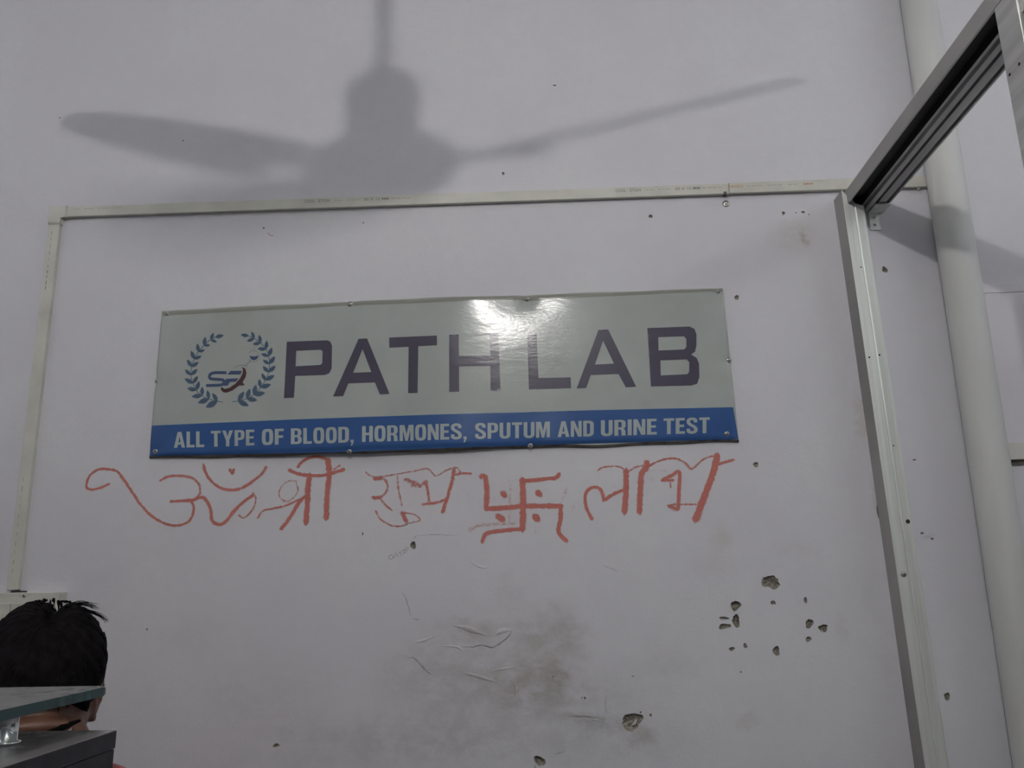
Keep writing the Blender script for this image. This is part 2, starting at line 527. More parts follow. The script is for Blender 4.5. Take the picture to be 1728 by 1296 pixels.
for a in [(1300, 982, 13, 12), (1241, 1022, 8, 8), (1242, 1048, 6.5, 8.5), (1222, 1043.5, 8, 2.4), (1223, 1057, 9, 4.5), (1305, 1017, 3.8, 3.6),
          (1359, 1013, 3.2, 4.6), (1366, 1052, 6.5, 7.2), (1389, 1060, 8, 5.2), (1364, 1079, 4.6, 4), (1257.5, 1090, 3.4, 3.4), (1235, 1095, 5, 2.6),
          (1310, 1099, 6, 6.8), (1250, 1134, 1.8, 1.2), (1066, 1217, 17, 12), (911, 1284, 9, 7), (697, 920, 5.5, 5.5), (612, 901, 1.5, 2.6),
          (1493, 455, 5, 5), (849, 293, 2.2, 3.6), (936, 144, 3.2, 1.6), (1098, 365, 4.6, 2.8), (1322, 360, 2.6, 4), (1355, 358, 3, 2.6), (1343, 359, 1.1, 1.1),
          (1365, 362, 1.2, 1.2), (1243, 502, 4.6, 4), (1275, 784, 5, 4), (445, 385, 2, 2), (613, 376, 1.4, 1.4), (1598, 1175, 5, 5), (1482, 862, 2.6, 11),
          (1543, 776, 3, 1.2), (248, 1062, 2.4, 1.6), (309, 237, 1.5, 1.3), (101, 199, 1.6, 1.4), (466, 1258, 5, 3.2), (933, 1142, 1.6, 1.4), (1081, 1202, 1.5, 1.5),
          (1098, 1207, 2.4, 2), (1068, 1141, 2, 1), (1556, 900, 3, 1.6), (1573, 909, 3, 1.6), (985, 1178, 3.5, 2.6), (1578, 384, 3.2, 1.2)]:
    chip(*a)


def crack(pts, w0, w1=None):
    """thin sunk line along traced points; tapered at both ends"""
    L = smooth_line([(wall_pt(*p).x, wall_pt(*p).z) for p in pts], .006)
    n = len(L); left, right = [], []
    k = 1.7 / F_PX
    for i, p in enumerate(L):
        t = L[min(i + 1, n - 1)] - L[max(i - 1, 0)]
        t = t / (np.linalg.norm(t) + 1e-9)
        nn = np.array((-t[1], t[0]))
        w = k * w0 * (0.25 + math.sin(math.pi * min(max((i + .4) / n, .02), .98)) * .75) * rnd.uniform(.7, 1.3) / 2
        j = nn * rnd.uniform(-.0008, .0008)
        left.append(tuple(p + nn * w + j)); right.append(tuple(p - nn * w + j))
    holes.append((left + right[::-1], .0016, 'crack'))


cr = lambda L: [(600 + x * .3209, 880 + y * .3209) for x, y in L]
crack(cr([(240, 370), (262, 400), (278, 450), (290, 498)]), 1.6)
crack(cr([(298, 512), (335, 520)]), 1.2)
crack(cr([(270, 715), (310, 722), (345, 755), (370, 785), (410, 810)]), 3.0)
crack(cr([(560, 660), (620, 661), (662, 650), (720, 663), (770, 635), (806, 600), (820, 575)]), 2.2)
crack(cr([(330, 72), (440, 70), (540, 75)]), .9)
crack(cr([(560, 800), (640, 822), (700, 838)]), 1.2)
crack(cr([(1316, 910), (1316, 1010)]), 1.1)
crack(cr([(1120, 1027), (1200, 1029), (1260, 1034)]), 4.0)
crack(cr([(1050, 1222), (1105, 1208)]), 1.6)
crack(cr([(1300, 230), (1380, 262)]), .9)
crack([(903, 1291), (901, 1310)], 4)
crack([(78, 500), (84, 503)], 1.4)


def build_wall():
    x0, x1, z0, z1 = X0 - .15, X1 + .15, 0.0, Z1
    outline = densify([(x0, z0), (x1, z0), (x1, z1), (x0, z1)], .12)
    vs, tris = fill([outline] + [h[0] for h in holes])
    bm = bmesh.new()
    key = {}
    verts = []
    for p in vs:
        v = bm.verts.new((p[0], 0, p[1])); verts.append(v)
        key[(round(p[0], 5), round(p[1], 5))] = v
    for t in tris:
        bm.faces.new([verts[i] for i in t])
    for loop, depth, kind in holes:
        ring = [key.get((round(p[0], 5), round(p[1], 5))) or bm.verts.new((p[0], 0, p[1])) for p in loop]
        n = len(ring)
        if kind == 'crack':
            low = [bm.verts.new(v.co + Vector((0, depth, 0))) for v in ring]
            m = n // 2
            for i in range(n):
                bm.faces.new((ring[i], ring[(i + 1) % n], low[(i + 1) % n], low[i])).material_index = 2
            for i in range(m - 1):
                bm.faces.new((low[i], low[i + 1], low[n - 2 - i], low[n - 1 - i])).material_index = 2
            continue
        cx = sum(v.co.x for v in ring) / n; cz = sum(v.co.z for v in ring) / n
        rings = [ring]
        for s, d in ((.93, .45), (.62, .85)):
            rings.append([bm.verts.new((cx + (v.co.x - cx) * s * rnd.uniform(.93, 1.05), depth * d * rnd.uniform(.8, 1.2), cz + (v.co.z - cz) * s * rnd.uniform(.93, 1.05))) for v in ring])
        for a, b in zip(rings, rings[1:]):
            for i in range(n):
                bm.faces.new((a[i], a[(i + 1) % n], b[(i + 1) % n], b[i])).material_index = 1
        c = bm.verts.new((cx, depth, cz))
        for i in range(n):
            bm.faces.new((rings[-1][i], rings[-1][(i + 1) % n], c)).material_index = 1
    # solid body behind the plaster face
    b = [bm.verts.new(p) for p in ((x0, .15, z0), (x1, .15, z0), (x1, .15, z1), (x0, .15, z1))]
    bm.faces.new(b)
    me = bpy.data.meshes.new('wall_back')
    for f in bm.faces:
        f.normal_update()
        if f.normal.y > 0 and f.verts[0] not in b: f.normal_flip()
    bm.to_mesh(me); bm.free()
    o = put('wall_back', me, [M_WALL, M_MORTAR, M_CRACK])
    o['kind'] = 'structure'
    return o


WALL = build_wall()

# blistered paint: thin raised ridges of the same paint, and loose chip left in the big hole
def ridge(pts, w, h, m=None, name='paint_blister'):
    L = smooth_line([(wall_pt(*p).x, wall_pt(*p).z) for p in pts], .005)
    bm = bmesh.new(); n = len(L); rows = []
    for i, p in enumerate(L):
        t = L[min(i + 1, n - 1)] - L[max(i - 1, 0)]; t /= np.linalg.norm(t) + 1e-9
        nn = np.array((-t[1], t[0]))
        s = math.sin(math.pi * (i + .3) / (n - .4)) * rnd.uniform(.8, 1.2)
        row = []
        for q, hh in ((-1, 0), (-.5, .7), (0, 1), (.5, .7), (1, 0)):
            e = p + nn * q * w / 2 * max(s, .15)
            row.append(bm.verts.new((e[0], -h * hh * s + (.0003 if hh == 0 else 0), e[1])))
        rows.append(row)
    for a, b in zip(rows, rows[1:]):
        for k in range(4): bm.faces.new((a[k], a[k + 1], b[k + 1], b[k]))
    return bm_obj(name, bm, m or M_WALL, WALL, True)


for pts, w, h in [([(455, 655), (500, 656), (540, 662), (570, 690)], .005, .0016), ([(510, 545), (580, 560), (650, 585), (700, 600)], .012, .002),
                  ([(560, 792), (640, 812), (760, 850)], .008, .0016), ([(835, 850), (845, 880), (835, 920)], .008, .002), ([(700, 790), (780, 775), (860, 762)], .006, .0012),
                  ([(300, 640), (360, 625), (430, 598)], .006, .0014), ([(590, 205), (660, 240), (720, 240)], .006, .0012), ([(730, 600), (770, 575), (825, 570)], .012, .0018),
                  ([(1200, 920), (1195, 935), (1205, 940)], .003, .001), ([(1240, 1040), (1300, 1052)], .004, .0012)]:
    ridge(cr(pts), w, h)
c = wall_pt(1071, 1219)
bm = bmesh.new()
prism(bm, [(c.x - .005, 0, c.z - .006), (c.x + .002, 0, c.z - .004), (c.x + .006, 0, c.z + .005), (c.x + .001, 0, c.z + .003)], (0, .002, 0), (0, .010, 0))
bm_obj('plaster_flake', bm, M_CHIP, WALL)

# ================================================================== CHALK WRITING (drawn on the wall)
stroke_no = [0]


def strokes(name, label, items, conv, scale, m=None):
    """each item = (points, width, strength[, taper]); thin layer of chalk lying on the paint"""
    V, Fc, cov = [], [], []
    for it in items:
        pts, w, st = it[:3]
        stroke_no[0] += 1
        off = .00012 + .000012 * (stroke_no[0] % 24)
        L = smooth_line([(wall_pt(*conv(p)).x, wall_pt(*conv(p)).z) for p in pts], .004)
        hw = w * scale * 1.7 / F_PX / 2 * 1.45
        n = len(L)
        # rounded caps
        t0 = L[0] - L[1]; t0 /= np.linalg.norm(t0) + 1e-9
        t1 = L[-1] - L[-2]; t1 /= np.linalg.norm(t1) + 1e-9
        L = [L[0] + t0 * hw * .9] + L + [L[-1] + t1 * hw * .9]
        n = len(L); base = len(V)
        for i, p in enumerate(L):
            t = L[min(i + 1, n - 1)] - L[max(i - 1, 0)]; t /= np.linalg.norm(t) + 1e-9
            nn = np.array((-t[1], t[0]))
            ww = hw * (0.45 if i in (0, n - 1) else rnd.uniform(.85, 1.12))
            for q in (-1, -.55, 0, .55, 1):
                e = p + nn * ww * q
                V.append((e[0], -off, e[1]))
                edge = {1: 0.0, .55: .62, 0: 1.0}[abs(q)]
                if i in (0, n - 1): edge *= .25
                cov.append((edge, st, 0, 1))
        for i in range(n - 1):
            for k in range(4):
                a = base + i * 5 + k
                Fc.append((a, a + 1, a + 6, a + 5))
    me = bpy.data.meshes.new(name)
    me.from_pydata(V, [], Fc)
    at = me.color_attributes.new('cover', 'FLOAT_COLOR', 'POINT')
    at.data.foreach_set('color', np.array(cov, dtype=np.float32).ravel())
    o = put(name, me, m or M_CHALK, WALL)
    o['label'] = label
    return o


c3 = lambda p: (130 + p[0] * .32986, 760 + p[1] * .32986)
c4 = lambda p: (600 + p[0] * .38194, 750 + p[1] * .38194)
S3, S4 = .32986, .38194
strokes('chalk_writing', 'red chalk om symbol with a long curling tail', [
    ([(165, 172), (110, 195), (65, 200), (48, 180), (65, 130), (110, 98), (160, 97), (205, 108), (240, 150), (280, 210), (320, 270), (370, 325), (420, 360), (480, 383), (530, 382), (570, 365), (592, 330), (597, 290), (585, 262)], 15, .72),
    ([(205, 108), (240, 150), (280, 210), (310, 255)], 17, .6),
    ([(425, 155), (470, 133), (530, 130), (585, 140), (620, 170), (630, 205), (622, 235), (580, 258), (530, 258), (480, 262)], 16, .62),
    ([(480, 260), (530, 258), (590, 252)], 16, .7),
    ([(585, 258), (640, 240), (670, 270), (685, 310), (690, 355), (710, 375), (740, 378), (770, 355), (800, 315), (850, 265), (900, 230)], 18, .8),
    ([(900, 215), (915, 245), (905, 290), (880, 325), (850, 345), (830, 332)], 12, .55),
    ([(648, 75), (655, 105), (680, 150), (730, 190), (790, 203), (850, 190), (910, 150), (950, 115), (968, 85)], 17, .7),
    ([(850, 190), (910, 150), (950, 115)], 19, .6),
    ([(648, 75), (652, 100)], 18, .7), ([(782, 98), (795, 118), (802, 98)], 16, .9)], c3, S3)
strokes('chalk_writing', 'red chalk shri syllable with a curved cap', [
    ([(1130, 85), (1150, 60), (1190, 38), (1235, 33), (1275, 45), (1285, 75), (1278, 98)], 18, .7), ([(1275, 45), (1290, 80), (1296, 100)], 22, .7),
    ([(1085, 100), (1130, 120), (1190, 128), (1260, 128), (1320, 112), (1365, 98)], 18, .85), ([(1310, 100), (1345, 78)], 13, .5),
    ([(1190, 125), (1182, 200), (1178, 290), (1172, 370)], 27, .9), ([(1176, 300), (1172, 368)], 27, .9),
    ([(1182, 225), (1140, 260), (1110, 310), (1075, 365), (1045, 400)], 19, .85),
    ([(1125, 160), (1090, 155), (1055, 175), (1035, 210), (1040, 245), (1075, 262), (1110, 240), (1130, 200), (1120, 165)], 11, .45),
    ([(1160, 240), (1110, 265), (1060, 285), (1000, 298), (950, 310), (925, 345)], 13, .6), ([(1182, 160), (1174, 230)], 26, .6),
    ([(1285, 50), (1290, 130), (1280, 220), (1275, 345)], 27, .9), ([(1276, 320), (1272, 345)], 30, .7)], c3, S3)
strokes('chalk_writing', 'faint red chalk word shubh left of the swastika', [
    ([(45, 122), (75, 142), (130, 140), (200, 128), (260, 118), (320, 108), (355, 140), (400, 115), (445, 102), (465, 125)], 9, .5),
    ([(440, 135), (475, 128), (510, 130)], 13, .6), ([(85, 155), (120, 148), (140, 175), (135, 210), (105, 235), (80, 235)], 15, .55),
    ([(85, 152), (118, 150)], 20, .6), ([(78, 235), (105, 236)], 20, .7),
    ([(105, 235), (130, 265), (160, 290)], 11, .55), ([(185, 140), (190, 200), (205, 270)], 12, .45),
    ([(90, 295), (110, 330), (150, 355), (190, 362), (230, 352)], 10, .55), ([(205, 300), (225, 345)], 20, .65), ([(225, 350), (285, 335), (260, 310), (205, 300)], 11, .5),
    ([(220, 155), (250, 165), (285, 178), (315, 165)], 20, .5), ([(250, 180), (290, 185)], 22, .45), ([(310, 165), (318, 200), (325, 250)], 15, .6), ([(295, 265), (350, 258), (400, 245)], 14, .6),
    ([(435, 110), (425, 170), (405, 235), (385, 300)], 18, .7), ([(450, 200), (455, 255)], 18, .16), ([(500, 200), (495, 255)], 20, .18), ([(230, 160), (240, 230)], 20, .15)], c4, S4)
strokes('chalk_writing', 'bold red chalk swastika with four dots', [
    ([(555, 142), (572, 145), (580, 200), (578, 280)], 22, .92), ([(578, 284), (650, 281), (740, 273), (820, 272), (908, 272)], 21, .92),
    ([(738, 158), (740, 272), (738, 375)], 26, .95), ([(735, 162), (800, 157), (860, 150), (885, 148), (898, 132)], 18, .9),
    ([(905, 270), (906, 330), (896, 375), (905, 400), (930, 425)], 19, .92), ([(740, 373), (660, 380), (580, 393), (560, 430)], 17, .92),
    ([(650, 215), (660, 226)], 24, .9), ([(805, 212), (815, 222)], 26, .9), ([(630, 318), (650, 332)], 28, .9), ([(792, 318), (805, 330)], 30, .95),
    ([(685, 165), (680, 340)], 18, .28), ([(500, 380), (540, 362), (620, 352), (700, 350)], 22, .36), ([(650, 170), (720, 155), (800, 135)], 10, .25),
    ([(600, 245), (690, 225)], 18, .18), ([(935, 190), (912, 250)], 18, .28), ([(970, 260), (952, 300)], 14, .25), ([(795, 340), (795, 390)], 10, .2), ([(590, 310), (690, 310)], 16, .2)], c4, S4)
strokes('chalk_writing', 'red chalk word labh right of the swastika', [
    ([(1070, 115), (1090, 102), (1120, 97), (1170, 100), (1200, 118), (1240, 100), (1290, 90)], 10, .55),
    ([(1290, 98), (1350, 70), (1410, 62), (1455, 80), (1485, 108), (1530, 70), (1575, 52), (1595, 58)], 11, .62), ([(1600, 88), (1670, 68)], 14, .65),
    ([(1045, 330), (1020, 280), (1015, 225), (1035, 195), (1070, 190), (1090, 215), (1100, 245), (1130, 225), (1178, 203)], 15, .8), ([(1095, 248), (1150, 213)], 14, .8),
    ([(1195, 115), (1195, 200), (1188, 300)], 24, .95), ([(1285, 80), (1290, 95), (1264, 130), (1258, 200), (1254, 300)], 24, .95),
    ([(1355, 158), (1400, 135), (1430, 122), (1429, 200), (1425, 285)], 17, .85), ([(1355, 160), (1405, 158)], 13, .7), ([(1385, 272), (1422, 288)], 17, .75), ([(1385, 270), (1420, 262)], 10, .6),
    ([(1430, 265), (1505, 265)], 9, .55), ([(1598, 50), (1578, 130), (1545, 220), (1503, 332)], 27, .97), ([(1530, 255), (1510, 320)], 28, .7),
    ([(1290, 115), (1380, 115)], 8, .3), ([(1140, 170), (1150, 230)], 10, .25), ([(1280, 145), (1330, 165)], 18, .2), ([(1390, 170), (1392, 190)], 12, .5)], c4, S4)
# small pencilled note and stray ticks
strokes('pencil_note', 'tiny faint pencil scribble beside a plaster hole', [
    ([(663, 936), (657, 938), (657, 944), (663, 942), (663, 939)], 1.2, .6), ([(664, 942), (668, 933), (671, 939)], 1.2, .6), ([(672, 934), (677, 931)], 1.2, .5), ([(675, 932), (677, 938)], 1.2, .6),
    ([(684, 927), (679, 929), (683, 932), (679, 935)], 1.2, .6), ([(686, 933), (685, 924), (690, 925), (687, 929)], 1.2, .6), ([(694, 912), (703, 904)], 1.2, .4)], lambda p: p, 1.0, M_PENCIL)
strokes('chalk_tick', 'tiny red tick mark under the trunking', [([(452, 393), (457, 398), (461, 397)], 1.6, .6)], lambda p: p, 1.0)

# ================================================================== SIGN
SY = .012
TL, TR, BL, BR = (wall_pt(*p, -SY) for p in ((272, 523), (1220, 484.5), (250, 770), (1247, 741.5)))


def sign_xz(u, v):
    p = (TL * (1 - u) + TR * u) * (1 - v) + (BL * (1 - u) + BR * u) * v
    return p.x, p.z


SCREW_PX = [(592, 514.5), (889, 504.5), (281, 529), (1212, 491), (263, 642), (1229.5, 607), (262, 761.5), (590.5, 762), (895, 751), (1227, 731.5)]
SCREWS = [wall_pt(*p, -SY) for p in SCREW_PX]
XC, ZC = (TL.x + TR.x) / 2, (TL.z + BL.z) / 2
HW, HH = (TR.x - TL.x) / 2, (TL.z - BL.z) / 2


def sign_h(x, z):
    """height of the film over the wall"""
    e = min(x - TL.x, TR.x - x, TL.z - z, z - BL.z)
    h = SY
    # the film bellies out left of the middle and falls away to the right
    sp_ = lambda t, w: w * math.log1p(math.exp(max(-40, min(40, t / w))))
    h += .011 * max(0.0, min(1.0, (x - TL.x) / .62)) ** .8 if x < -.24 else .011
    h -= .050 * (sp_(x + .215, .025) - sp_(x + .02, .05)) - .0003
    h += .0008 * math.sin((z - ZC) / HH * 2.2 + x * 5)
    h += .0012 * math.sin(x * 31 + 1.3) * math.exp(-((z - BL.z) / .05) ** 2) + .0012 * math.sin(x * 27) * math.exp(-((z - TL.z) / .05) ** 2)
    for s in SCREWS:
        r2 = (x - s.x) ** 2 + (z - s.z) ** 2
        if r2 < .003: h -= .0035 * math.exp(-r2 / .00022)
    if e < .006: h -= .0035 * (1 - max(e, 0) / .006) ** 2
    return h


SIGN = empty('sign', ((BL.x + BR.x) / 2, 0, BL.z))
tag(SIGN, 'long glossy off-white wall sign with dark capitals, wreath emblem and blue slogan stripe', 'sign')
NU, NV = 220, 64
V, Fc = [], []
us = [0, .0008, .0016, .0025, .0035, .005, .007] + list(np.linspace(.01, .99, NU - 5)) + [.993, .995, .9965, .9975, .9984, .9992]
us.append(1.0)
vs_ = list(np.linspace(0, .045, 12)) + list(np.linspace(.06, .94, NV - 8)) + list(np.linspace(.95, 1.0, 14))
for v in vs_:
    for u in us:
        x, z = sign_xz(u, v)
        wav = .0016 * math.sin(u * 21 + 1) + .001 * math.sin(u * 47)
        z += wav * (max(0, v - .9) * 10 - max(0, .1 - v) * 4)
        V.append((x, -sign_h(x, z), z))
nu, nv = len(us), len(vs_)
for j in range(nv - 1):
    for i in range(nu - 1):
        a = j * nu + i
        Fc.append((a, a + nu, a + nu + 1, a + 1))
me = bpy.data.meshes.new('banner'); me.from_pydata(V, [], Fc)
banner = put('banner', me, M_VINYL, None, True)
# the box edge behind the film (dark rim)
bm = bmesh.new()
bd = [j * nu for j in range(nv)] + [(nv - 1) * nu + i for i in range(1, nu)] + [j * nu + nu - 1 for j in range(nv - 2, -1, -1)] + [i for i in range(nu - 2, 0, -1)]
fr = [bm.verts.new(V[i]) for i in bd]
mid = [bm.verts.new((V[i][0] + (.0012 if V[i][0] > XC else -.0012), V[i][1] * .5, V[i][2] + (.001 if V[i][2] > ZC else -.004))) for i in bd]
bk = [bm.verts.new((V[i][0] + (.001 if V[i][0] > XC else -.001), -.0002, V[i][2] + (.001 if V[i][2] > ZC else -.005))) for i in bd]
for A, B in ((fr, mid), (mid, bk)):
    for i in range(len(bd)):
        bm.faces.new((A[i], A[(i + 1) % len(bd)], B[(i + 1) % len(bd)], B[i]))
rim = bm_obj('rim', bm, M_SIDE)
# darker top hem: a strip of film along the top edge
def film(name, loops, m, off=.0004, step=.006, grid=.008, parent=None):
    v2, t2 = fill(loops, step, grid)
    me = bpy.data.meshes.new(name)
    me.from_pydata([(x, -(sign_h(x, z) + off), z) for x, z in v2], [], t2)
    me.update()
    bm = bmesh.new(); bm.from_mesh(me)
    for f in bm.faces:
        if f.normal.y > 0: f.normal_flip()
    bm.to_mesh(me); bm.free()
    return put(name, me, m, parent, True)


sp = lambda p: (wall_pt(p[0], p[1], -SY).x, wall_pt(p[0], p[1], -SY).z)
M_HEM = vinyl('sign_hem_dark', (0.27, 0.275, 0.245, 1))
hem = film('top_hem', [[sp(p) for p in ((273.5, 525.5), (430, 518.7), (592, 511.5), (760, 504.5), (889, 499.5), (1060, 492.5), (1218.5, 486.5), (1219, 490), (1150, 494.5), (1000, 502), (895, 508), (850, 507), (760, 512), (600, 518), (590, 517), (480, 523), (350, 529), (274, 533))]], M_HEM, .0005, .003, .003)
stripe = film('blue_stripe', [[sp(p) for p in ((255.5, 718.5), (500, 709), (745, 701), (1000, 692.5), (1237.5, 687.5), (1241.5, 712), (1246.3, 740.5), (1000, 748), (896, 751.5), (745, 757.5), (590, 763.5), (400, 767), (251, 769.3), (253.5, 740))]], M_VBLUE, .0006, .003, .004)
adopt(SIGN, banner, rim, hem, stripe)

K = 530 / 1728
q1 = lambda L: [sp((230 + x * K, 470 + y * K)) for x, y in L]
q2 = lambda L: [sp((740 + x * K, 470 + y * K)) for x, y in L]
letters = [
    [q1([(833, 352), (1055, 345), (1073, 353), (1082, 375), (1080, 500), (1068, 525), (1045, 535), (880, 540), (873, 660), (818, 662)]), q1([(885, 402), (1020, 397), (1030, 405), (1028, 470), (1018, 480), (882, 487)])],
    [q1([(1228, 338), (1275, 336), (1398, 640), (1345, 643), (1318, 577), (1172, 582), (1143, 652), (1088, 654)]), q1([(1250, 395), (1298, 520), (1198, 524)])],
    [q1([(1396, 332), (1658, 322), (1658, 375), (1556, 380), (1552, 635), (1500, 637), (1503, 383), (1396, 387)])],
    [q2([(62, 318), (114, 316), (116, 432), (286, 428), (284, 310), (332, 308), (342, 620), (288, 622), (286, 486), (116, 490), (116, 628), (62, 630)])],
    [q2([(488, 300), (540, 297), (550, 550), (727, 545), (729, 605), (498, 613)])],
    [q2([(880, 285), (933, 283), (1087, 597), (1030, 600), (990, 527), (838, 532), (812, 604), (760, 606)]), q2([(905, 345), (965, 470), (860, 475)])],
    [q2([(1148, 275), (1380, 266), (1408, 280), (1418, 310), (1418, 370), (1410, 405), (1388, 420), (1420, 440), (1432, 470), (1434, 545), (1422, 580), (1390, 590), (1168, 595)]),
     q2([(1208, 325), (1350, 320), (1362, 335), (1362, 380), (1350, 392), (1210, 398)]), q2([(1220, 452), (1365, 447), (1378, 462), (1378, 515), (1368, 528), (1222, 535)])]]
for L in letters:
    adopt(SIGN, film('printed_letter', L, M_VDARK, .0005, .004, .0045))


def text_loops(s, bold=0.0, size=1.0):
    cu = bpy.data.curves.new('t', 'FONT')
    cu.body = s
    cu.offset = bold
    cu.space_character = 1.06
    cu.resolution_u = 4
    o = bpy.data.objects.new('t', cu)
    COL.objects.link(o)
    bpy.context.view_layer.update()
    me = bpy.data.meshes.new_from_object(o.evaluated_get(bpy.context.evaluated_depsgraph_get()))
    vs = [tuple(v.co[:2]) for v in me.vertices]
    fs = [tuple(p.vertices) for p in me.polygons]
    bpy.data.objects.remove(o); bpy.data.curves.remove(cu); bpy.data.meshes.remove(me)
    A = np.array(vs)
    lo, hi = A.min(0), A.max(0)
    return (A - lo) / (hi - lo), fs, (hi - lo)


def word(s, x0, yb0, yt0, x1, yb1, yt1, m, parent, surf, y_off, bold=.03, name='printed_word', comma=0.0):
    """text stretched into the traced box; comma = share of the height that hangs under the baseline"""
    A, fs, _ = text_loops(s, bold)
    out = []
    for a, b in A:
        yb = yb0 + (yb1 - yb0) * a; yt = yt0 + (yt1 - yt0) * a
        yb = yb + comma * (yb - yt)
        p = wall_pt(x0 + (x1 - x0) * a, yb + (yt - yb) * b, y_off)
        out.append((p.x, surf(p.x, p.z), p.z))
    me = bpy.data.meshes.new(name); me.from_pydata(out, [], fs); me.update()
    bm = bmesh.new(); bm.from_mesh(me)
    for f in bm.faces:
        if f.normal.y > 0: f.normal_flip()
    bm.to_mesh(me); bm.free()
    o = put(name, me, m)
    if parent is not None: adopt(parent, o)
    return o


def oval(w, h0, h1, rx):
    return [(w / 2 + (w / 2 - 0) * rx * math.copysign(abs(math.cos(a)) ** .62, math.cos(a)), (h0 + h1) / 2 + (h1 - h0) / 2 * math.copysign(abs(math.sin(a)) ** .62, math.sin(a))) for a in np.linspace(0, 2 * math.pi, 24, endpoint=False)]


P_OUT = [(0, 0), (.18, 0), (.18, .37), (.33, .37), (.45, .42), (.51, .54), (.51, .84), (.45, .95), (.33, 1), (0, 1)]
P_IN = [(.18, .52), (.28, .52), (.33, .57), (.33, .81), (.28, .86), (.18, .86)]
R_OUT = [(0, 0), (.18, 0), (.18, .38), (.27, .38), (.32, .30), (.33, 0), (.53, 0), (.50, .10), (.50, .30), (.43, .44), (.51, .56), (.51, .84), (.45, .95), (.33, 1), (0, 1)]
GLYPH = {
    'A': (.58, [[(0, 0), (.17, 0), (.21, .20), (.37, .20), (.41, 0), (.58, 0), (.39, 1), (.19, 1)], [(.235, .34), (.345, .34), (.29, .72)]]),
    'L': (.42, [[(0, 0), (.42, 0), (.42, .16), (.18, .16), (.18, 1), (0, 1)]]),
    'T': (.50, [[(0, .84), (.16, .84), (.16, 0), (.34, 0), (.34, .84), (.50, .84), (.50, 1), (0, 1)]]),
    'Y': (.56, [[(.19, 0), (.37, 0), (.37, .40), (.56, 1), (.37, 1), (.28, .62), (.19, 1), (0, 1), (.19, .40)]]),
    'P': (.51, [P_OUT, P_IN]), 'R': (.53, [R_OUT, P_IN]),
    'E': (.44, [[(0, 0), (.44, 0), (.44, .16), (.18, .16), (.18, .43), (.40, .43), (.40, .58), (.18, .58), (.18, .84), (.43, .84), (.43, 1), (0, 1)]]),
    'F': (.42, [[(0, 0), (.18, 0), (.18, .42), (.39, .42), (.39, .58), (.18, .58), (.18, .84), (.42, .84), (.42, 1), (0, 1)]]),
    'O': (.54, [oval(.54, -.015, 1.015, 1), oval(.54, .16, .84, .34)]),
    'B': (.53, [[(0, 0), (.34, 0), (.47, .05), (.53, .16), (.53, .38), (.44, .50), (.51, .62), (.51, .84), (.45, .95), (.33, 1), (0, 1)], [(.18, .15), (.30, .15), (.34, .20), (.34, .37), (.30, .43), (.18, .43)], [(.18, .57), (.28, .57), (.33, .62), (.33, .80), (.28, .85), (.18, .85)]]),
    'D': (.53, [[(0, 0), (.32, 0), (.46, .05), (.53, .18), (.53, .82), (.46, .95), (.32, 1), (0, 1)], [(.18, .16), (.28, .16), (.34, .22), (.34, .78), (.28, .84), (.18, .84)]]),
    'H': (.53, [[(0, 0), (.18, 0), (.18, .42), (.35, .42), (.35, 0), (.53, 0), (.53, 1), (.35, 1), (.35, .58), (.18, .58), (.18, 1), (0, 1)]]),
    'M': (.68, [[(0, 0), (.16, 0), (.16, .66), (.28, 0), (.40, 0), (.52, .66), (.52, 0), (.68, 0), (.68, 1), (.44, 1), (.34, .42), (.24, 1), (0, 1)]]),
    'N': (.54, [[(0, 0), (.16, 0), (.16, .58), (.36, 0), (.54, 0), (.54, 1), (.38, 1), (.38, .42), (.18, 1), (0, 1)]]),
    'U': (.53, [[(0, 1), (0, .18), (.06, .05), (.19, -.01), (.34, -.01), (.47, .05), (.53, .18), (.53, 1), (.35, 1), (.35, .21), (.31, .15), (.22, .15), (.18, .21), (.18, 1)]]),
    'I': (.18, [[(0, 0), (.18, 0), (.18, 1), (0, 1)]]),
    ',': (.16, [[(0, .17), (.16, .17), (.16, .02), (.08, -.20), (0, -.20), (.06, 0), (0, 0)]]),
}
s_mid = smooth_line([(.43, .70), (.41, .87), (.26, .93), (.11, .87), (.09, .70), (.17, .58), (.36, .43), (.44, .30), (.42, .13), (.26, .07), (.10, .13), (.09, .31)], .05)
sa, sb_ = [], []
for i, p in enumerate(s_mid):
    t = s_mid[min(i + 1, len(s_mid) - 1)] - s_mid[max(i - 1, 0)]; t /= np.linalg.norm(t) + 1e-9
    nn = np.array((-t[1], t[0])) * .085
    sa.append(tuple(p + nn)); sb_.append(tuple(p - nn))
GLYPH['S'] = (.53, [sa + sb_[::-1]])

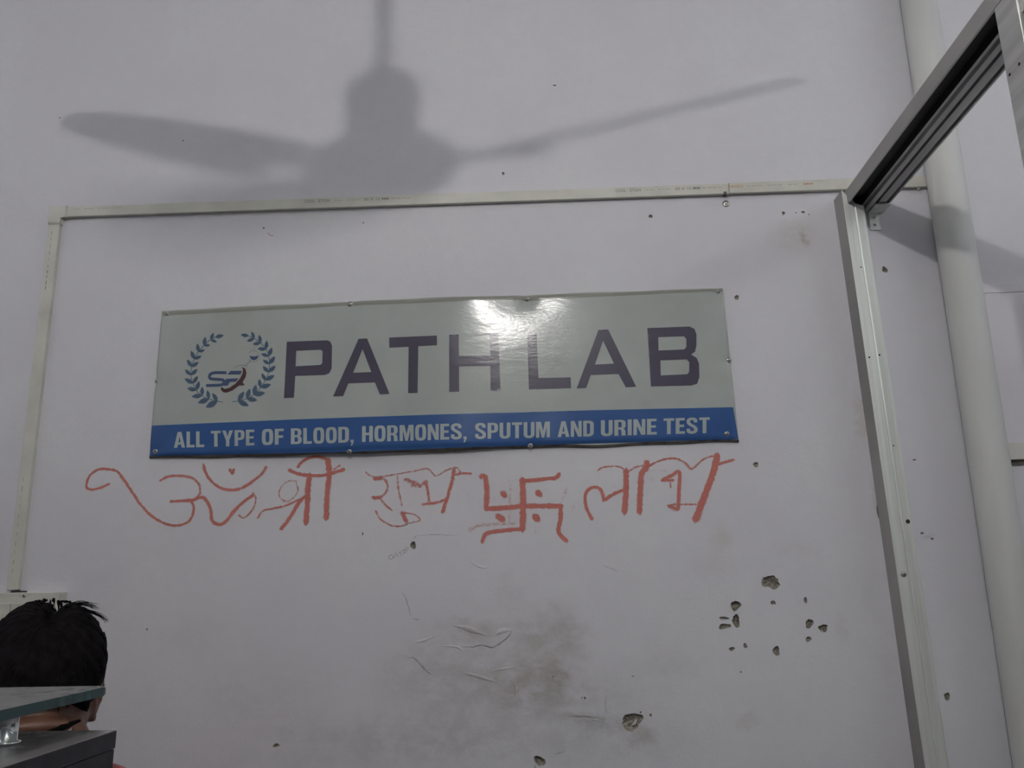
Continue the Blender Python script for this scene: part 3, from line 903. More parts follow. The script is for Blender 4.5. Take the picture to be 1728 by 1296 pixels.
base = lambda x: 756.3 - (x - 297) * .0281
CAP = 26.6
for s, x0, x1 in [('ALL', 295, 346), ('TYPE', 357.5, 431.5), ('OF', 444, 481), ('BLOOD,', 493, 599), ('HORMONES,', 613, 788.5),
                  ('SPUTUM', 802.5, 928), ('AND', 941, 1002), ('URINE', 1014, 1108), ('TEST', 1119.5, 1197.5)]:
    total = sum(GLYPH[ch][0] for ch in s) + .075 * (len(s) - 1)
    k = (x1 - x0) / total
    V, T, cx = [], [], 0.0
    for ch in s:
        loops = []
        for lp in GLYPH[ch][1]:
            pts = []
            for a, b in lp:
                X = x0 + (cx + a) * k
                pts.append(sp((X, base(X) - b * CAP)))
            loops.append(pts)
        v2, t2 = fill(loops)
        n0 = len(V)
        V += [(x, -(sign_h(x, z) + .0011), z) for x, z in v2]
        T += [tuple(n0 + i for i in t) for t in t2]
        cx += GLYPH[ch][0] + .075
    me = bpy.data.meshes.new('printed_word'); me.from_pydata(V, [], T); me.update()
    bm = bmesh.new(); bm.from_mesh(me)
    for f in bm.faces:
        if f.normal.y > 0: f.normal_flip()
    bm.to_mesh(me); bm.free()
    adopt(SIGN, put('printed_word', me, M_VTEXT))

# emblem
KE = 200 / 1620
qe = lambda p: sp((290 + p[0] * KE, 540 + p[1] * KE))
EMB = empty('emblem', Vector((qe((800, 1130))[0], -.012, qe((800, 1130))[1])))
EMB.parent = SIGN
EMB.matrix_parent_inverse = Matrix.Translation(-Vector(SIGN.location))
EMB['label'] = 'round blue laurel wreath emblem with a slanted two-letter monogram'


def emb_adopt(o):
    o.parent = EMB
    o.matrix_parent_inverse = (Matrix.Translation(EMB.location)).inverted()


def multi_film(name, polys, m, off):
    V, T = [], []
    for L in polys:
        v2, t2 = fill([L])
        s = len(V)
        V += [(x, -(sign_h(x, z) + off), z) for x, z in v2]
        T += [tuple(s + i for i in t) for t in t2]
    me = bpy.data.meshes.new(name); me.from_pydata(V, [], T); me.update()
    bm = bmesh.new(); bm.from_mesh(me)
    for f in bm.faces:
        if f.normal.y > 0: f.normal_flip()
    bm.to_mesh(me); bm.free()
    o = put(name, me, m)
    emb_adopt(o)
    return o


def leaf(J, T, w=.30):
    J, T = np.array(J, float), np.array(T, float)
    d = T - J; n = np.array((-d[1], d[0]))
    pts = []
    for t, k in ((0, 0.06), (.18, .62), (.42, 1), (.68, .8), (.88, .36), (1, 0.02)):
        pts.append(J + d * t + n * w * .5 * k)
    for t, k in ((.88, .36), (.68, .8), (.42, 1), (.18, .62), (0, .06)):
        pts.append(J + d * t - n * w * .5 * k)
    return [qe(p) for p in pts]


def line_poly(pts, w):
    L = smooth_line(pts, 18); n = len(L); a, b = [], []
    for i, p in enumerate(L):
        t = L[min(i + 1, n - 1)] - L[max(i - 1, 0)]; t /= np.linalg.norm(t) + 1e-9
        nn = np.array((-t[1], t[0])) * w / 2
        a.append(qe(p + nn)); b.append(qe(p - nn))
    return a + b[::-1]


LEFT = [((635, 1115), (565, 1005), (475, 1200)), ((520, 1085), (495, 965), (365, 1140)), ((425, 1040), (425, 915), (280, 1050)), ((345, 965), (385, 840), (220, 935)),
        ((300, 870), (365, 770), (182, 805)), ((270, 760), (360, 675), (187, 680)), ((280, 645), (375, 580), (215, 545)), ((315, 540), (415, 495), (270, 425)),
        ((370, 440), (460, 415), (355, 325)), ((445, 352), (535, 350), (465, 235)), ((535, 272), (625, 310), (580, 180)), ((598, 240), (720, 215))]
RIGHT = [((918, 1115), (1000, 985), (1065, 1180)), ((1035, 1082), (1080, 945), (1180, 1105)), ((1130, 1028), (1165, 890), (1290, 1005)), ((1225, 932), (1205, 815), (1370, 890)),
         ((1292, 832), (1240, 735), (1418, 765)), ((1335, 722), (1255, 640), (1432, 635)), ((1345, 612), (1255, 555), (1422, 505)), ((1335, 505), (1230, 470), (1380, 385)),
         ((1300, 408), (1180, 400), (1310, 290)), ((1225, 322), (1115, 340), (1205, 210)), ((1138, 262), (1035, 300), (1100, 165)), ((1062, 225), (950, 210))]
for br, stem in ((LEFT, (710, 1130)), (RIGHT, (840, 1122))):
    polys = [leaf(t[0], tip, .45) for t in br for tip in t[1:]]
    polys.append(line_poly([stem] + [t[0] for t in br], 9))
    o = multi_film('laurel_branch', polys, M_VLEAF, .0004)
multi_film('monogram', [line_poly([(758, 728), (590, 728), (528, 760), (535, 805), (600, 816), (705, 825), (722, 850), (690, 893), (480, 903)], 40),
                        [qe(p) for p in ((815, 703), (972, 703), (950, 752), (770, 752))],
                        [qe(p) for p in ((752, 812), (925, 803), (890, 850), (805, 856), (775, 905), (715, 905))]], M_VMONO, .0005)
multi_film('swoosh', [[qe(p) for p in ((970, 650), (1015, 672), (1032, 730), (1020, 790), (985, 845), (920, 910), (840, 970), (760, 1000), (705, 988), (678, 950), (690, 922), (735, 950), (800, 935), (880, 880), (945, 805), (980, 740), (985, 690))],
                      [qe(p) for p in ((935, 858), (978, 852), (1008, 902), (908, 902))]], M_VRED, .0007)
ring = lambda cx, cy, r, w, a0, a1: line_poly([(cx + r * math.cos(a), cy + r * math.sin(a)) for a in np.linspace(a0, a1, 14)], w)
multi_film('microscope_outline', [ring(1128, 505, 78, 8, -2.6, 2.6), line_poly([(1015, 640), (1050, 600), (1092, 560)], 14), line_poly([(850, 668), (920, 632), (1005, 625), (1045, 655)], 9), line_poly([(1140, 365), (1140, 420)], 8), line_poly([(1100, 425), (1160, 430)], 8)], M_VGREY, .0004)
multi_film('microscope_eyepiece', [[qe(p) for p in ((1068, 495), (1100, 505), (1150, 508), (1192, 492), (1180, 535), (1140, 560), (1098, 548))]], M_VMONO, .0006)

# screws: shared mesh
def screw_mesh():
    bm = bmesh.new()
    lathe(bm, [(.0062, 0), (.0062, -.0006), (.0048, -.0009), (.0044, -.0022), (.0030, -.0031), (.0010, -.0034)], seg=16, axis='Y')
    return bm


def screw_slot():
    bm = bmesh.new()
    box(bm, -.0030, .0030, -.0037, -.0028, -.0005, .0005)
    box(bm, -.0005, .0005, -.0037, -.0028, -.0030, .0030)
    return bm


sm = bpy.data.meshes.new('screw'); b_ = screw_mesh(); bmesh.ops.recalc_face_normals(b_, faces=b_.faces[:]); b_.to_mesh(sm); b_.free()
sm.materials.append(M_STEEL)
for p in sm.polygons: p.use_smooth = True
sl = bpy.data.meshes.new('slot'); b_ = screw_slot(); b_.to_mesh(sl); b_.free(); sl.materials.append(M_HOLE)


def screw(loc, parent, ploc, s=1.0, rot=0.3):
    o = bpy.data.objects.new('screw', sm); COL.objects.link(o)
    o.location = Vector(loc) - Vector(ploc); o.scale = (s, s, s); o.rotation_euler = (0, rot, 0); o.parent = parent
    q = bpy.data.objects.new('slot', sl); COL.objects.link(q); q.parent = o
    return o


for i, s in enumerate(SCREWS):
    screw((s.x, -(sign_h(s.x, s.z) + .0002), s.z), SIGN, SIGN.location, .8 if i in (2, 3, 4) else 1.0, rnd.uniform(0, 1.5))

# ================================================================== CABLE TRUNKING
TD = .012


def trunk_bar(name, pa, pb, w, label, cat='cable trunking', group=None, lid=True):
    """pa, pb: (x, z) centre line ends on the wall; base channel and snap-on cover"""
    a, b = Vector((pa[0], 0, pa[1])), Vector((pb[0], 0, pb[1]))
    t = (b - a).normalized(); n = Vector((-t.z, 0, t.x))
    root = empty(name, a)
    tag(root, label, cat, group)
    bm = bmesh.new()
    h = w / 2 - .0012
    sec = [a + n * h, a + n * h + Vector((0, -TD + .003, 0)), a - n * h + Vector((0, -TD + .003, 0)), a - n * h]
    prism(bm, sec, (0, 0, 0), b - a)
    base = bm_obj('channel', bm, M_IVORY)
    bm = bmesh.new()
    h = w / 2
    sec = [a + n * h + Vector((0, -TD + .005, 0)), a + n * h + Vector((0, -TD + .001, 0)), a + n * (h - .001) + Vector((0, -TD, 0)), a - n * (h - .001) + Vector((0, -TD, 0)), a - n * h + Vector((0, -TD + .001, 0)), a - n * h + Vector((0, -TD + .005, 0))]
    prism(bm, sec, (0, 0, 0), b - a)
    cover = bm_obj('cover', bm, M_IVORY)
    adopt(root, base, cover)
    return root, t, n


TW = .0245
yl = lambda x: (wall_pt(118, 358).z - .0045) + (x - wall_pt(118, 358).x) * ((wall_pt(1430, 312.5).z - wall_pt(118, 358.5).z) / (wall_pt(1430, 312).z and (wall_pt(1430, 312.5).x - wall_pt(118, 358.5).x)))
xa, xj, xe = wall_pt(118, 358).x, wall_pt(1228, 318).x, .838
T1, _, _ = trunk_bar('cable_trunking', (xa, yl(xa)), (xj - .0006, yl(xj)), TW, 'long ivory horizontal cable trunking above the sign')
T2, _, _ = trunk_bar('cable_trunking', (xj + .0006, yl(xj) + .0014), (xe, yl(xe) + .0014), TW + .001, 'short ivory trunking piece running into the white pipe')
vxT, vxB = wall_pt(95, 383, -.006).x - .002, wall_pt(24, 993, -.006).x - .001
zT, zB = wall_pt(95, 380).z, wall_pt(24, 995).z
T3, _, _ = trunk_bar('cable_trunking', (vxB, zB), (vxT, zT), TW + .001, 'ivory vertical cable trunking dropping to the switch board')
# elbow fitting
ez = yl(xa); ex = vxT
EL = empty('trunking_elbow', (ex, 0, ez)); tag(EL, 'ivory corner elbow joining the vertical and long horizontal trunking', 'elbow')
bm = bmesh.new()
w = TW / 2 + .0016
poly = [(ex - w, ez + w), (xa + .001, ez + w), (xa + .001, ez - w), (ex + w, ez - w), (ex + w, zT - .003), (ex - w, zT - .003)]
prism(bm, [Vector((p[0], 0, p[1])) for p in poly], (0, 0, 0), (0, -TD - .002, 0))
bmesh.ops.bevel(bm, geom=[e for e in bm.edges if all(v.co.y < -.01 for v in e.verts)], offset=.001, segments=2, affect='EDGES')
el = bm_obj('elbow_body', bm, M_IVORY)
bm = bmesh.new()
box(bm, xa - .0035, xa - .0015, -TD - .0028, -.001, ez - w - .0006, ez + w + .0006)
box(bm, ex - w - .0006, ex + w + .0006, -TD - .0028, -.001, zT + .0005, zT + .0025)
lip = bm_obj('elbow_lip', bm, M_IVORY)
adopt(EL, el, lip)
# factory print on the covers
tf = lambda x, z: -TD - .0004


def hprint(s, x0, x1, dy, h, m, parent, bold=.01):
    r = lambda x: (lambda X: wall_pt(x, 0, -TD) and X)(0)
    f = lambda x: 358.5 - (x - 118) * (46.0 / 1312) + dy
    word(s, x0, f(x0) + h / 2, f(x0) - h / 2, x1, f(x1) + h / 2, f(x1) - h / 2, m, parent, tf, -TD, bold, name='printed_mark')


for ox in (514, 1039):
    hprint('COOL', ox, ox + 17, -4.5 if ox < 900 else -4, 5.0, M_PRINTGREY, T1)
    hprint('ETON', ox + 24, ox + 42, -4.5 if ox < 900 else -4, 5.0, M_PRINTGREY, T1)
    hprint('20 X 12 MM', ox + 100, ox + 142, -4.5 if ox < 900 else -4, 4.2, M_PRINTGREY, T1)
    hprint('-- ---', ox + 50, ox + 92, -4.5 if ox < 900 else -4, 1.2, M_PRINTFAINT, T1)
    hprint('----', ox + 146, ox + 180, -4.5 if ox < 900 else -4, 1.2, M_PRINTFAINT, T1)
hprint('-- --- --- ---', 125, 205, -5, 1.2, M_PRINTFAINT, T1)
hprint('HANDLE', 1230, 1254, -4.5, 4.6, M_PRINTRED, T2)
hprint('--- --- --', 1260, 1345, -4.5, 1.2, M_PRINTFAINT, T2)
hprint('----', 1356, 1372, -4.5, 2.4, M_PRINTRED, T2)


def vprint(py0, py1, m, n):
    bm = bmesh.new()
    for k in range(n):
        a, b = py0 + (py1 - py0) * k / n, py0 + (py1 - py0) * (k + rnd.uniform(.35, .7)) / n
        za, zb = wall_pt(60, a).z, wall_pt(60, b).z
        x = vxB + (vxT - vxB) * (za - zB) / (zT - zB) - .003
        box(bm, x - .0008, x + .0008, -TD - .0004, -TD, zb, za)
    adopt(T3, bm_obj('printed_mark', bm, m))


vprint(395, 450, M_PRINTFAINT, 5); vprint(452, 495, M_PRINTGREY, 5); vprint(805, 975, M_PRINTFAINT, 11)
# joint screw-holes and stray wall screw under the joint
p = wall_pt(1225, 344)
WS = empty('wall_screw', (p.x, 0, p.z)); tag(WS, 'small steel screw with washer in the wall under the trunking joint', 'screw')
bm = bmesh.new(); lathe(bm, [(.0075, 0), (.0075, -.0012), (.0045, -.0015)], origin=(p.x, 0, p.z), seg=18, axis='Y')
ws1 = bm_obj('washer', bm, M_STEEL, None, True)
bm = bmesh.new(); lathe(bm, [(.0036, -.001), (.0036, -.004), (.002, -.005)], origin=(p.x, 0, p.z), seg=14, axis='Y')
ws2 = bm_obj('screw_head', bm, M_STEEL, None, True)
adopt(WS, ws1, ws2)
bm = bmesh.new()
p = wall_pt(1224, 325, -TD)
box(bm, p.x - .004, p.x + .003, -TD - .001, -.001, yl(p.x) - .0145, yl(p.x) - .007, .0008)
clip = bm_obj('joint_clip', bm, M_SIDE); adopt(T1, clip)
# plastic plug under the right-hand trunking
p = wall_pt(1549, 319)
bm = bmesh.new(); lathe(bm, [(.004, 0), (.004, -.005), (.0025, -.006)], origin=(p.x, 0, p.z), seg=12, axis='Y')
pl = bm_obj('wall_plug', bm, M_BEIGE, None, True); tag(pl, 'tiny beige plug in the wall below trunking beside the pipe', 'plug')

# ================================================================== SWITCH BOARD behind the head
sr = wall_pt(99, 1003, -.03); stp = wall_pt(60, 1000, -.03)
SB = empty('switch_board', (-1.125, 0, stp.z - .16)); tag(SB, 'ivory electrical switch board at the foot of the vertical trunking', 'switch board')
bx0, bx1, bz0, bz1 = -1.30, sr.x, stp.z - .17, stp.z
bm = bmesh.new(); box(bm, bx0, bx1, -.026, 0, bz0, bz1, .002); sb1 = bm_obj('back_box', bm, M_IVORY)
bm = bmesh.new(); box(bm, bx0 - .001, bx1 + .001, -.031, -.0262, bz0 - .001, bz1 + .001, .0018); sb2 = bm_obj('cover_plate', bm, M_IVORY)
kids = [sb1, sb2]
mz1 = wall_pt(60, 1017, -.031).z
for k in range(5):
    x0 = wall_pt(20, 1020, -.031).x - .052 * k + .0008
    bm = bmesh.new(); box(bm, x0, x0 + .050, -.0345, -.031, mz1 - .09, mz1, .0012); s_ = bm_obj('switch_module', bm, M_IVORY)
    bm = bmesh.new(); box(bm, x0 + .012, x0 + .038, -.038, -.0345, mz1 - .07, mz1 - .02, .0012); r_ = bm_obj('rocker', bm, M_IVORY)
    if x0 < bx0 + .004:
        bpy.data.objects.remove(s_); bpy.data.objects.remove(r_); continue
    r_.parent = s_
    kids.append(s_)
# dark block for the shaded gap at the trunking end, and screw
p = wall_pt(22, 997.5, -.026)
bm = bmesh.new(); box(bm, p.x - .013, p.x + .013, -.0135, -.0005, bz1 + .0004, bz1 + .004); kids.append(bm_obj('trunking_gap_dark', bm, M_HOLE))
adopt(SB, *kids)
p = wall_pt(41, 1005, -.031)
screw((p.x, -.0312, p.z), SB, SB.location, .55, .2)

# ================================================================== WHITE PIPE
PR = .0365; PY = -.0415
pa_, pb_ = wall_pt(1549.5, 0, PY), wall_pt(1678.5, 840, PY)
pslope = (pa_.x - pb_.x) / (pa_.z - pb_.z)
PIPE = empty('drain_pipe', (pb_.x, PY, 0)); tag(PIPE, 'tall white plastic drain pipe standing against the wall', 'pipe')
bm = bmesh.new()
px_at = lambda z: pb_.x + (z - pb_.z) * pslope
tube(bm, [(px_at(z), PY, z) for z in (.001, .8, 1.6, 2.3, Z1 - .001)], PR, 48)
pp = bm_obj('pipe_run', bm, M_PIPE, None, True)
for f in pp.data.polygons:
    if len(f.vertices) > 4: f.use_smooth = False
bm = bmesh.new(); lathe(bm, [(PR, 0), (PR + .006, 0), (PR + .006, .07), (PR, .075)], origin=(px_at(.35), PY, .35), seg=40)
pc = bm_obj('coupling', bm, M_PIPE, None, True)
adopt(PIPE, pp, pc)

# ================================================================== WALL CABINET beyond the pipe
cb = wall_pt(1712, 774, -.025)
CX0, CX1, CZ0, CZ1 = .8845, 1.30, cb.z, cb.z + .37
CB = empty('meter_cabinet', ((CX0 + CX1) / 2, 0, CZ0)); tag(CB, 'pale framed shallow wall cabinet half hidden behind the white pipe', 'cabinet')
bm = bmesh.new(); box(bm, CX0, CX1, -.003, 0, CZ0 - .010, CZ1, 0); k1 = bm_obj('dark_back_board', bm, M_SIDE)  # dark strip left below the rails stands for the shadow gap
fwl = wall_pt(1700, 745, -.012).x - CX0
fwb = wall_pt(1712, 747, -.012).z - CZ0
kids = [k1]
for r in ((CX0, CX0 + fwl, CZ0, CZ1), (CX1 - .02, CX1, CZ0, CZ1), (CX0 + fwl, CX1 - .02, CZ0, CZ0 + fwb), (CX0 + fwl, CX1 - .02, CZ1 - .02, CZ1)):
    top_ = r[3] == CZ1 and r[2] > CZ0
    bm = bmesh.new(); box(bm, r[0], r[1], -.010 if top_ else -.013, -.003, r[2], r[3], .001); kids.append(bm_obj('frame_rail', bm, M_LAVENDER if top_ else M_BEIGE))
bm = bmesh.new(); box(bm, CX0 + fwl, CX1 - .02, -.009, -.003, CZ0 + fwb, CZ1 - .02, .0008); kids.append(bm_obj('door_panel', bm, M_LAVENDER))
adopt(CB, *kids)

# ================================================================== ALUMINIUM PARTITION
PT = empty('partition_frame', (.64, -.025, 0)); tag(PT, 'aluminium partition frame with sliding track header fixed to the wall', 'partition')
kids = []
zt = 2.148
lean = lambda z: .6245 + (2.15 - z) * .0172
bm = bmesh.new()
# profile (x offset from the left face, y): channel with two flutes on the front
prof = [(0, -.0005), (0, -.050), (.0015, -.0512), (.0195, -.0512), (.0200, -.0490), (.0222, -.0490), (.0226, -.0505), (.0248, -.0516), (.0405, -.0516), (.0412, -.0490), (.0430, -.0490), (.0440, -.047), (.0440, -.0005)]
lo_ = [bm.verts.new((lean(0) + x, y, .001)) for x, y in prof]
tops = [zt + .004, zt + .004, zt - .002, 2.128, 2.124, 2.122, 2.121, 2.119, 2.113, 2.112, 2.110, 2.110, 2.118]
hi_ = [bm.verts.new((lean(2.13) + x, y, t)) for (x, y), t in zip(prof, tops)]
n = len(prof)
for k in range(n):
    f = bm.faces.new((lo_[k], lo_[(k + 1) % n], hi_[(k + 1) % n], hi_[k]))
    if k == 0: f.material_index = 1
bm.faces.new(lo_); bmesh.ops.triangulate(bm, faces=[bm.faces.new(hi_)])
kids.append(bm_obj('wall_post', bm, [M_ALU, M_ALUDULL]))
# dust seam along the right edge of the post
# header with tracks, running out from the wall
zb = 2.120; HX = .634; Y0, Y1 = -.004, -1.55
bm = bmesh.new()
hp = [(0, .030), (.091, .030), (.091, 0), (.0875, 0), (.0875, .012), (.0815, .012), (.0815, .0012), (.0655, .0012), (.0655, .012), (.0585, .012), (.0585, .0006), (.0480, .0006), (.0480, .010), (.0440, .012), (.0360, .004), (.0335, .0),
      (.0335, .024), (.0035, .024), (.0035, .0), (0, 0)]
va = [bm.verts.new((HX + x, Y0, zb + z)) for x, z in hp]
vb = [bm.verts.new((HX + x, Y1, zb + z)) for x, z in hp]
n = len(hp)
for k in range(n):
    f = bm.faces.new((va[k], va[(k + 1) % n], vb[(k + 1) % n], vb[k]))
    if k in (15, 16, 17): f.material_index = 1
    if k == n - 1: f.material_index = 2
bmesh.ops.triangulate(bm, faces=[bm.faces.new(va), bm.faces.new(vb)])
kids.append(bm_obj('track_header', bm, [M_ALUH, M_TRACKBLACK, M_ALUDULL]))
bm = bmesh.new(); box(bm, HX + .004, HX + .033, Y1, -.056, zb + .014, zb + .0238)
kids.append(bm_obj('channel_fill', bm, M_TRACKBLACK))
# corner bracket on the wall under the header
bx_ = wall_pt(1463, 375).x + .002
bm = bmesh.new()
box(bm, bx_ + .002, bx_ + .024, -.0035, -.0005, 2.078, 2.1195)
box(bm, bx_ + .002, bx_ + .034, -.045, -.0005, 2.1165, 2.1195)
kids.append(bm_obj('corner_bracket', bm, M_ALU))
# door post under the header, nearer the photographer
PYF, PYN = -.659, -.709
bm = bmesh.new()
box(bm, HX, HX + .050, PYN, PYF, .001, zb - .0005, .0015)
kids.append(bm_obj('door_post', bm, M_ALUH))
bm = bmesh.new(); box(bm, HX + .018, HX + .026, Y1 + .05, PYN - .0005, .85, 2.075, .001)
tg, nt_, b_, ob_ = new_mat('thin_clear_pane')
tr_ = nt_.nodes.new('ShaderNodeBsdfTransparent'); tr_.inputs[0].default_value = (.93, .96, .95, 1)
gl_ = nt_.nodes.new('ShaderNodeBsdfGlossy'); gl_.inputs['Roughness'].default_value = .03
mx_ = nt_.nodes.new('ShaderNodeMixShader')
mx_.inputs[0].default_value = .07; nt_.links.new(tr_.outputs[0], mx_.inputs[1]); nt_.links.new(gl_.outputs[0], mx_.inputs[2])
nt_.links.new(mx_.outputs[0], nt_.nodes['Material Output'].inputs['Surface'])
kids.append(bm_obj('pane', bm, tg))
bm = bmesh.new(); box(bm, HX + .004, HX + .040, Y1 + .05, PYN - .0005, 2.0755, zb - .0005, .001)
kids.append(bm_obj('top_rail', bm, M_ALUH))
bm = bmesh.new(); box(bm, HX + .004, HX + .040, Y1 + .05, PYN - .0005, .80, .8495, .001)
kids.append(bm_obj('lower_rail', bm, M_ALUH))
bm = bmesh.new(); box(bm, HX, HX + .050, Y1, Y1 + .0495, .001, zb - .0005, .0015)
kids.append(bm_obj('end_post', bm, M_ALUH))


def dark_hole(x, y, z, r, axis):
    bm = bmesh.new()
    lathe(bm, [(r, 0), (r, -.0006), (r * .5, -.0008)], origin=(x, y, z), seg=10, axis=axis)
    kids.append(bm_obj('drill_hole', bm, M_HOLE))


for px, py, r in ((1467, 603, .0018), (1484, 599, .0020), (1532, 880, .0042), (1453, 451, .0014), (1508, 752, .0014)):
    p = wall_pt(px, py, -.0516); dark_hole(p.x, -.0514, p.z, r, 'Y')
for px, py in ((1704, 126), (1720, 108)):
    d = CAM_ROT @ Vector((px - 864, 648 - py, -F_PX)); t = (HX - CAM_POS.x) / d.x; p = CAM_POS + d * t
    dark_hole(HX, p.y, p.z, .0022, 'X')
adopt(PT, *kids)
p = wall_pt(1525, 969, -.052)
screw((p.x, -.0516, p.z), PT, PT.location, .85, .4)
for dz in (2.105, 2.089):
    screw((bx_ + .013, -.0036, dz), PT, PT.location, .5, .4)

# ================================================================== CEILING FAN (casts the shadow on the wall)
FX, FY, FZ = -.219, -1.097, 2.447
FAN = empty('ceiling_fan', (FX, FY, Z1)); tag(FAN, 'cream three-blade ceiling fan on a long rod, seen by its shadow', 'fan')
kids = []
bm = bmesh.new(); lathe(bm, [(.0085, FZ + .09), (.0085, Z1 - .03)], origin=(FX, FY, 0), seg=16); kids.append(bm_obj('down_rod', bm, M_FAN, None, True))
bm = bmesh.new(); lathe(bm, [(.012, Z1 - .10), (.03, Z1 - .09), (.055, Z1 - .03), (.06, Z1 - .0005)], origin=(FX, FY, 0), seg=32); kids.append(bm_obj('ceiling_canopy', bm, M_FAN, None, True))
bm = bmesh.new(); lathe(bm, [(.040, FZ + .02), (.042, FZ + .082), (.038, FZ + .096), (.016, FZ + .108), (.010, FZ + .116)], origin=(FX, FY, 0), seg=32); kids.append(bm_obj('lower_canopy', bm, M_FAN, None, True))
bm = bmesh.new(); lathe(bm, [(.02, FZ - .050), (.055, FZ - .046), (.078, FZ - .030), (.084, FZ - .008), (.080, FZ + .010), (.055, FZ + .024), (.03, FZ + .030)], origin=(FX, FY, 0), seg=40); kids.append(bm_obj('motor_housing', bm, M_FAN, None, True))
PH = 2.575
for k in range(3):
    a = PH + k * 2 * math.pi / 3
    R = Matrix.Translation((FX, FY, FZ)) @ Matrix.Rotation(a, 4, 'Z')
    bm = bmesh.new()
    rows = []
    for r, wd in ((.14, .095), (.19, .118), (.30, .122), (.45, .108), (.55, .084), (.592, .056), (.606, .028)):
        row = []
        for s in (-1, -.6, -.2, .2, .6, 1):
            y = s * wd / 2
            z = -y * math.tan(math.radians(11)) + .006 * (1 - s * s) - .012 + (r - .12) * .125
            row.append((Vector((r, y, z + .0015)), Vector((r, y, z - .0015))))
        rows.append([(bm.verts.new(R @ p), bm.verts.new(R @ q)) for p, q in row])
    for i in range(len(rows) - 1):
        for j in range(5):
            for t in (0, 1):
                bm.faces.new((rows[i][j][t], rows[i][j + 1][t], rows[i + 1][j + 1][t], rows[i + 1][j][t]))
    for i in range(len(rows) - 1):
        for j in (0, 5):
            bm.faces.new((rows[i][j][0], rows[i + 1][j][0], rows[i + 1][j][1], rows[i][j][1]))
    for i in (0, len(rows) - 1):
        for j in range(5):
            bm.faces.new((rows[i][j][0], rows[i][j + 1][0], rows[i][j + 1][1], rows[i][j][1]))
    bl = bm_obj('blade', bm, M_FAN, None, True)
    bm = bmesh.new()
    prism(bm, [R @ Vector(p) for p in ((.07, -.024, -.012), (.13, -.024, -.012), (.20, -.040, -.012), (.20, .040, -.012), (.13, .024, -.012), (.07, .024, -.012))], (0, 0, 0), (0, 0, .004))
    iron = bm_obj('blade_iron', bm, M_FAN); iron.parent = bl
    kids.append(bl)
adopt(FAN, *kids)

# ================================================================== LAMP on the wall behind the photographer
LP = empty('wall_lamp', (BULB.x, YB, BULB.z)); tag(LP, 'bare round bulb in a batten holder on the opposite wall', 'lamp')
bm = bmesh.new(); bmesh.ops.create_icosphere(bm, subdivisions=3, radius=BULB_R, matrix=Matrix.Translation(BULB)); bu = bm_obj('bulb', bm, M_LIT, None, True)
bm = bmesh.new(); lathe(bm, [(.045, YB), (.045, YB + .012), (.026, YB + .02), (.022, YB + .05), (.017, YB + .052), (.017, BULB.y - .026)], origin=(BULB.x, 0, BULB.z), seg=28, axis='Y'); bh = bm_obj('holder', bm, M_PANEL, None, True)
adopt(LP, bu, bh)

# unseen side-wall tubes: right follows the pipe's lit edge, left added as fill
TUBE_STRENGTH = {1: 30.0, -1: 9.0}
for sd_, xw, word_ in ((1, X1, 'right'), (-1, X0, 'left')):
    TL_ = empty('fill_tube_light', (xw, -1.0, 2.74)); tag(TL_, 'unseen slim white tube light added high on the %s-hand wall' % word_, 'lamp')
    mt, nt_, b_, _o = new_mat('lit_tube')
    b_.inputs['Base Color'].default_value = (.9, .9, .9, 1)
    b_.inputs['Emission Color'].default_value = (0.94, 0.97, 1.0, 1)
    b_.inputs['Emission Strength'].default_value = TUBE_STRENGTH[sd_]
    xr = lambda a, b: tuple(sorted((xw - sd_ * a, xw - sd_ * b)))
    bm = bmesh.new(); tube(bm, [(xw - sd_ * .055, -1.55, 2.74), (xw - sd_ * .055, -.45, 2.74)], .013, 16); parts_ = [bm_obj('tube', bm, mt, None, True)]
    bm = bmesh.new(); box(bm, *xr(.030, 0), -1.6, -.40, 2.715, 2.765, .003); parts_.append(bm_obj('batten', bm, M_PANEL))
    for y in (-1.575, -.425):
        bm = bmesh.new(); box(bm, *xr(.072, .0305), y - .0245, y + .0245, 2.72, 2.76, .002); parts_.append(bm_obj('end_cap', bm, M_PANEL))
    adopt(TL_, *parts_)

# ================================================================== COUNTER with glass shelf
CT = empty('reception_counter', (-1.1, -.95, 0)); tag(CT, 'dark laminate reception counter under a glass shelf', 'counter')
GX = -.520; GYF = -.700; GYN = -1.18; CTZ = wall_pt(198, 1231.5, GYF).z
CXR = wall_pt(198, 1231.5, GYF).x
kids = []
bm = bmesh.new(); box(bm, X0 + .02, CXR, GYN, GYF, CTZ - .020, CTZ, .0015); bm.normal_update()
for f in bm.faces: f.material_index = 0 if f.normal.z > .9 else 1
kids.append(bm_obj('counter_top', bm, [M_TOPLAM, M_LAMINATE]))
bm = bmesh.new(); box(bm, CXR - .019, CXR - .001, GYN + .001, GYF - .001, .001, CTZ - .0205, .0008); kids.append(bm_obj('end_panel', bm, M_LAMINATE))
bm = bmesh.new(); box(bm, X0 + .02, CXR - .0195, GYN + .001, GYN + .019, .001, CTZ - .0205, .0008); kids.append(bm_obj('front_panel', bm, M_LAMINATE))
bm = bmesh.new(); box(bm, X0 + .02, X0 + .038, GYN + .0195, GYF - .001, .001, CTZ - .0205, .0008); kids.append(bm_obj('end_panel', bm, M_LAMINATE))
adopt(CT, *kids)
GZ1 = wall_pt(186, 1157, GYF).z; GZ0 = GZ1 - .010; GXR = wall_pt(187, 1160, GYF).x
GL = empty('glass_shelf', (-1.1, -.95, CTZ)); tag(GL, 'green-edged glass shelf on chrome spacers above the dark counter', 'glass shelf')
bm = bmesh.new()
cr_ = .014; GX0 = X0 + .06; GN = GYN + .02
poly = []
